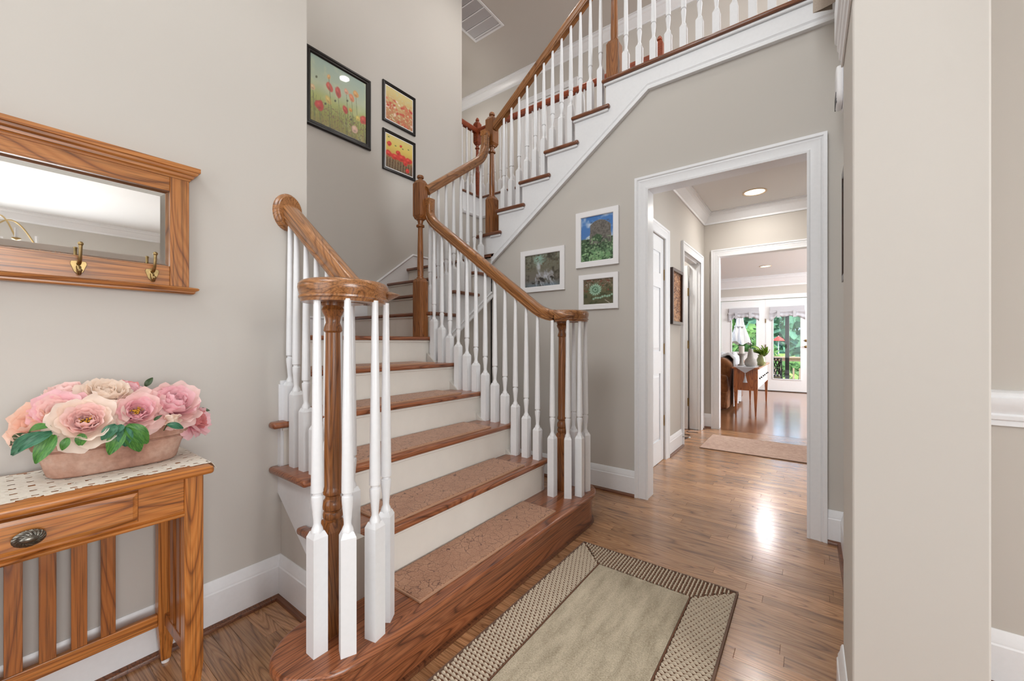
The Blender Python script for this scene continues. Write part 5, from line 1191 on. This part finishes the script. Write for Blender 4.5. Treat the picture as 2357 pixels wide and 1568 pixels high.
# ---------------------------------------------------------------- sofa
fabric('suede_brown', rgb(104, 64, 36), rgb(150, 100, 62), 12); fabric('throw_grey', rgb(176, 180, 186), rgb(206, 208, 212), 60)
so = thing('sofa', 'brown suede sofa with rolled arm behind the sofa table', 'sofa', (-1.45, 7.75, 0))
sx0, sx1, sy0, sy1 = -1.95, -.965, 6.88, 8.75
MB().box(sx0, sx1-.03, sy0+.02, sy1-.02, .04, .34).build('base', 'suede_brown', so, bevel=.03, seg=3, smooth=50)
for ya in (sy0, sy1-.24):
    m_ = MB().prism([(sx0+.02, ya, .30), (sx1-.02, ya, .30), (sx1-.04, ya, .56), (sx1-.20, ya, .58), (sx0+.06, ya, .58), (sx0, ya, .54)], (0, .24, 0)); m_.build('arm', 'suede_brown', so, bevel=.07, seg=4, smooth=60)
    MB().prism([(sx0+.02, ya+.01, .05), (sx1-.06, ya+.01, .05), (sx1-.02, ya+.01, .40), (sx0+.02, ya+.01, .40)], (0, .22, 0)).build('arm_front', 'suede_brown', so, bevel=.03, seg=3, smooth=50)
MB().prism([(sx1-.34, sy0+.10, .30), (sx1-.04, sy0+.10, .30), (sx1+.02, sy0+.10, .74), (sx1-.10, sy0+.10, .84), (sx1-.24, sy0+.10, .82)], (0, sy1-sy0-.2, 0)).build('back', 'suede_brown', so, bevel=.06, seg=4, smooth=60)
for k in range(2):
    ya = sy0+.22+k*.72; MB().box(sx1-.50, sx1-.22, ya, ya+.70, .42, .86).build('back_cushion', 'suede_brown', so, bevel=.09, seg=4, smooth=60); MB().box(sx0+.02, sx1-.30, ya, ya+.70, .33, .47).build('seat_cushion', 'suede_brown', so, bevel=.05, seg=3, smooth=60)
def tfn(u, v):
    y = 7.15+.75*u; s = v*1.35; 
    if s < .45: x, z = sx1-.30+s*.62, .86+.03*math.sin(u*9)+.02*math.sin(s*20)
    else: x, z = sx1+.02+.020*math.sin(u*14), .85-(s-.45)*.88
    return (x+.004*math.sin(u*31), y, z+.008*math.sin(u*17))
th = MB().grid(tfn, 24, 22).build('throw_blanket', 'throw_grey', smooth=70, solid=.012); tag(th, 'rumpled pale grey throw draped over the sofa back', 'blanket')

# ---------------------------------------------------------------- deck and garden
plain('deck_wood', rgb(206, 182, 150), .7, noise_amt=.1, nscale=20); plain('lawn', rgb(92, 128, 58), .95, noise_amt=.25, nscale=3)
GZ = -.26
dk = thing('deck', 'pale timber deck outside the garden doors', 'deck', (-.8, 11.6, GZ))
for k in range(17): MB().box(-4.2, 2.4, FY+.13+k*.145, FY+.13+k*.145+.138, GZ-.03, GZ).build('board', 'deck_wood', dk)
struct(MB().add([(-60, FY+2.6, -1.6), (60, FY+2.6, -1.6), (60, 160, -3.0), (-60, 160, -3.0)], [(0,1,2,3)]).build('ground', 'lawn'), 'green lawn sloping away behind the house', 'ground')
YRL = 12.85
rl = thing('deck_railing', 'pale timber deck railing with square balusters', 'railing', (-.8, YRL, GZ))
MB().box(-4.2, 2.4, YRL-.07, YRL+.07, .655, .69).build('top_rail', 'deck_wood', rl); MB().box(-4.2, 2.4, YRL-.02, YRL+.02, .57, .655).build('upper_rail', 'deck_wood', rl); MB().box(-4.2, 2.4, YRL-.02, YRL+.02, GZ+.06, GZ+.14).build('bottom_rail', 'deck_wood', rl)
bm_, _ = MB().box(-.019, .019, -.019, .019, 0, .60).mesh('baluster', 'deck_wood', origin=(0,0,0))
x = -2.6
while x < .9: place('baluster', bm_, (x, YRL-.03, GZ+.05), rl); x += .135
px_ = onY(1812, 800, 11.5)
bp = thing('deck_post', 'slim black post standing on the deck outside the glass door', 'post', (px_.x, 11.5, GZ))
MB().box(px_.x-.04, px_.x+.04, 11.46, 11.54, GZ, 2.9).build('post', 'glass_black', bp); MB().box(px_.x-.07, px_.x+.07, 11.43, 11.57, GZ, GZ+.02).build('base_plate', 'glass_black', bp)
# closed striped umbrella
def stripes(name, a, b_):
    m, n, l, b = mat(name); v = coords(n, l, (1, 1, 1)); w = n.new('ShaderNodeTexWave'); w.inputs['Scale'].default_value = 13; w.inputs['Distortion'].default_value = .5; l.new(v, w.inputs['Vector']); l.new(ramp(n, l, w.outputs['Fac'], [(.45, a), (.55, b_)]), b.inputs['Base Color']); setp(b, rough=.9); return m
stripes('umbrella_stripe', rgb(236, 230, 222), rgb(186, 172, 162))
uc = onY(1703, 780, 12.2); um = thing('patio_umbrella', 'closed striped patio umbrella seen through the fixed window', 'umbrella', (uc.x, 12.2, GZ))
MB().tube([(uc.x, 12.2, GZ), (uc.x, 12.2, 2.3)], .02, 8).build('pole', 'glass_black', um)
def ufn(u, v):
    a = u*2*PI; z = 2.2-1.15*v; r = (.02+.12*v+.10*max(0, v-.55)*2.2)*(1+.18*math.sin(a*8)); return (uc.x+r*math.cos(a), 12.2+r*math.sin(a), z-.05*math.sin(a*4)*v)
MB().grid(ufn, 64, 14).build('canopy', 'umbrella_stripe', um, smooth=60, solid=.004); MB().lathe((uc.x, 12.2, 0), [(.13, 1.52), (.135, 1.50), (.13, 1.48)], 20).build('tie', 'umbrella_stripe', um, smooth=60)
# lattice backed patio chair and cushioned seat
def patio_chair(label, c, backcol):
    t = thing('patio_chair', label, 'chair', c, 'patio chairs'); c = Vector(c)
    for dx in (-.24, .24):
        for dy in (-.24, .24): MB().tube([c+Vector((dx, dy, 0)), c+Vector((dx*.95, dy*.95, .42))], .016, 6).build('leg', 'glass_black', t)
    MB().box(c.x-.26, c.x+.26, c.y-.26, c.y+.26, c.z+.42, c.z+.45).build('seat', 'glass_black', t); MB().box(c.x-.24, c.x+.24, c.y-.24, c.y+.24, c.z+.45, c.z+.53).build('cushion', backcol, t, bevel=.03, seg=3, smooth=60)
    MB().tube([c+Vector((-.25, -.25, .43)), c+Vector((-.25, -.29, .95)), c+Vector((.25, -.29, .95)), c+Vector((.25, -.25, .43))], .018, 6).build('back_frame', 'glass_black', t)
    for k in range(7):
        for s_ in (1, -1):
            x0 = -.25+.071*k; MB().tube([c+Vector((x0, -.275, .50 if s_ > 0 else .95)), c+Vector((min(.25, max(-.25, x0+.22)), -.285, .95 if s_ > 0 else .50))], .010, 4).build('lattice', 'glass_black', t)
    return t
fabric('cushion_blue', rgb(180, 196, 222), rgb(226, 230, 238), 20); fabric('cushion_tan', rgb(196, 170, 130), rgb(212, 190, 150), 20)
q_ = onY(1783, 850, 11.7); patio_chair('dark lattice backed patio chair outside the glass door', (q_.x-.10, 11.75, GZ+.001), 'cushion_tan')
q_ = onY(1714, 800, 12.35); patio_chair('patio chair with a pale blue cushion below the closed umbrella', (q_.x+.42, 12.35, GZ+.001), 'cushion_blue')
# trees, hedges and houses
def foliage(name, a, b_):
    m, n, l, b = mat(name); v = coords(n, l, (1,1,1), True); f = noise(n, l, v, 1.4, 5, .7); l.new(ramp(n, l, f, [(.3, a), (.7, b_)]), b.inputs['Base Color']); setp(b, rough=.8); return m
foliage('foliage_teal', rgb(40, 92, 74), rgb(120, 170, 130)); foliage('foliage_green', rgb(48, 92, 40), rgb(124, 166, 84)); foliage('foliage_lime', rgb(96, 132, 50), rgb(180, 202, 110)); foliage('foliage_dark', rgb(24, 58, 36), rgb(74, 112, 66))
lamp('chandelier_fill', 'POINT', (2.2, 0, 1.86), (0, 0, 0), 55, (1, .95, .88), .08)  # fill added at the chandelier to brighten the dining room walls
pn = thing('pendant_fill', 'unseen frosted globe pendant added to light the upper gallery', 'lamp', (-4.6, 4.45, 4.75)); emit('globe_glow', rgb(255, 246, 232), 3.0)  # unseen pendant added to brighten the gallery ceiling
MB().ball((-4.6, 4.45, 4.87), .12, 20, 12).build('globe', 'globe_glow', pn, smooth=60); MB().tube([(-4.6, 4.45, 4.98), (-4.6, 4.45, ZC)], .008, 8).build('rod', 'brass', pn); MB().lathe((-4.6, 4.45, ZC-.03), [(.02, 0), (.06, .01), (.065, .03)], 18).build('canopy', 'brass', pn, smooth=40)
lamp('pendant_fill_bulb', 'POINT', (-4.6, 4.45, 4.70), (0, 0, 0), 20, (1, .96, .9), .10)  # fill lamp of the added pendant
plain('trunk', rgb(84, 66, 50), .95)
def clump(m, c, rx, ry, rz, cnt, sz, r):
    for k in range(cnt):
        while True:
            p = Vector((r.uniform(-1, 1), r.uniform(-1, 1), r.uniform(-1, 1)))
            if .45 < p.length < 1: break
        p = Vector((c[0]+p.x*rx, c[1]+p.y*ry, c[2]+p.z*rz)); n1 = Vector((r.uniform(-1, 1), r.uniform(-1, 1), r.uniform(-1, 1))).normalized(); n2 = n1.orthogonal().normalized(); s = sz*r.uniform(.6, 1.3)
        m.add([p-n1*s, p+n2*s*.6, p+n1*s, p-n2*s*.6], [(0,1,2,3)])
def tree(label, px, Y, base, h, w, mn, seed, kind='tree'):
    r = random.Random(seed); x = onY(px, 700, Y).x; t = thing(kind, label, kind, (x, Y, base), 'garden trees and shrubs')
    m = MB()
    for k in range(7 if kind == 'tree' else 4): clump(m, (x+r.uniform(-.5, .5)*w, Y+r.uniform(-.4, .4)*w, base+h*(r.uniform(.4, .85) if kind == 'tree' else r.uniform(.35, .65))), w*.55, w*.55, h*.28 if kind == 'tree' else h*.42, 150, .10*w, r)
    stuff(m.build('foliage', mn, t))
    MB().tube([(x, Y, base), (x, Y, base+h*.7)], [w*.07, w*.03], 7).build('trunk', 'trunk', t)
tree('teal green tree behind the striped umbrella', 1744, 36, -2.0, 8.5, 4.6, 'foliage_teal', 1); tree('bright green tree left of the striped umbrella', 1680, 26, -2.0, 5.6, 2.4, 'foliage_green', 2)
tree('pale leaved tree seen high through the glass door', 1782, 84, -2.6, 13, 8, 'foliage_teal', 3); tree('deep green tree behind the brick house', 1835, 95, -3, 17, 13, 'foliage_green', 4); tree('dark conifer like tree beside the brick house', 1800, 42, -2.2, 5.2, 2.4, 'foliage_dark', 5); tree('broad dark green tree right of the black post', 1846, 46, -2.2, 4.6, 2.6, 'foliage_dark', 6); tree('tall green tree at the window edge', 1664, 66, -2, 11, 5, 'foliage_green', 16)
tree('clipped green shrub right behind the deck railing', 1830, 17.5, -1.65, 2.25, 1.5, 'foliage_green', 7, 'shrub'); tree('yellow green shrub behind the deck balusters', 1800, 14.6, -1.6, 1.75, 1.2, 'foliage_lime', 8, 'shrub'); tree('lime shrub near the garden door corner', 1846, 14.2, -1.6, 1.65, 1.1, 'foliage_lime', 9, 'shrub'); tree('low green shrub under the umbrella', 1686, 15.4, -1.6, 2.3, 1.2, 'foliage_green', 10, 'shrub'); tree('round green shrub on the lawn slope', 1772, 20, -1.8, 2.2, 2.0, 'foliage_green', 12, 'shrub'); tree('wide light shrub on the lawn slope', 1822, 28, -1.9, 2.3, 2.6, 'foliage_lime', 13, 'shrub')
m, n, l, b = mat('brick_far'); v = coords(n, l, (1,1,1)); f = noise(n, l, v, 3, 3); l.new(ramp(n, l, f, [(.3, rgb(150, 84, 66)), (.7, rgb(186, 116, 92))]), b.inputs['Base Color']); setp(b, rough=.9)
plain('roof_slate', rgb(136, 146, 166), .8); plain('siding_cream', rgb(226, 214, 196), .8)
def house(label, pxa, pxb, Y, base, zt, zr, wm):
    x0, x1 = onY(pxa, 700, Y).x, onY(pxb, 700, Y).x; t = thing('house', label, 'house', ((x0+x1)/2, Y, base)); xm = (x0+x1)/2
    MB().box(x0, x1, Y, Y+6, base, zt).build('walls', wm, t)
    MB().prism([(x0-.3, Y-.3, zt), (x1+.3, Y-.3, zt), (x1+.3, Y+3, zr), (x0-.3, Y+3, zr)], (0, .12, .12)).prism([(x0-.3, Y+6.3, zt), (x1+.3, Y+6.3, zt), (x1+.3, Y+3, zr), (x0-.3, Y+3, zr)], (0, -.12, .12)).build('roof', 'roof_slate', t)
    for q in (.3, .7):
        xx = x0+(x1-x0)*q; w = MB().box(xx-.45, xx+.45, Y-.06, Y, zt-1.7, zt-.5).build('window', 'trim_white', t); MB().box(xx-.36, xx+.36, Y-.08, Y-.06, zt-1.62, zt-.58).build('pane', 'roof_slate', w)
house('red brick house with a slate roof beyond the garden', 1812, 1852, 70, -2.6, 1.9, 3.6, 'brick_far'); house('cream neighbouring house beyond the glass door', 1766, 1796, 58, -2.4, 1.1, 2.2, 'siding_cream'); house('cream garage seen through the fixed window', 1722, 1756, 48, -2.3, 1.0, 1.9, 'siding_cream')
plain('umbrella_red', rgb(214, 74, 62), .8)
uc2 = onY(1792, 780, 32); ru = thing('patio_umbrella', 'open red patio umbrella on the lawn beyond the railing', 'umbrella', (uc2.x, 32, -1.9))
MB().tube([(uc2.x, 32, -1.9), (uc2.x, 32, 1.5)], .03, 6).build('pole', 'trim_white', ru); MB().lathe((uc2.x, 32, 0), [(.32*2.2/2, 1.16), (.24, 1.30), (.02, 1.46)], 10, caps=False).build('canopy', 'umbrella_red', ru, solid=.01)
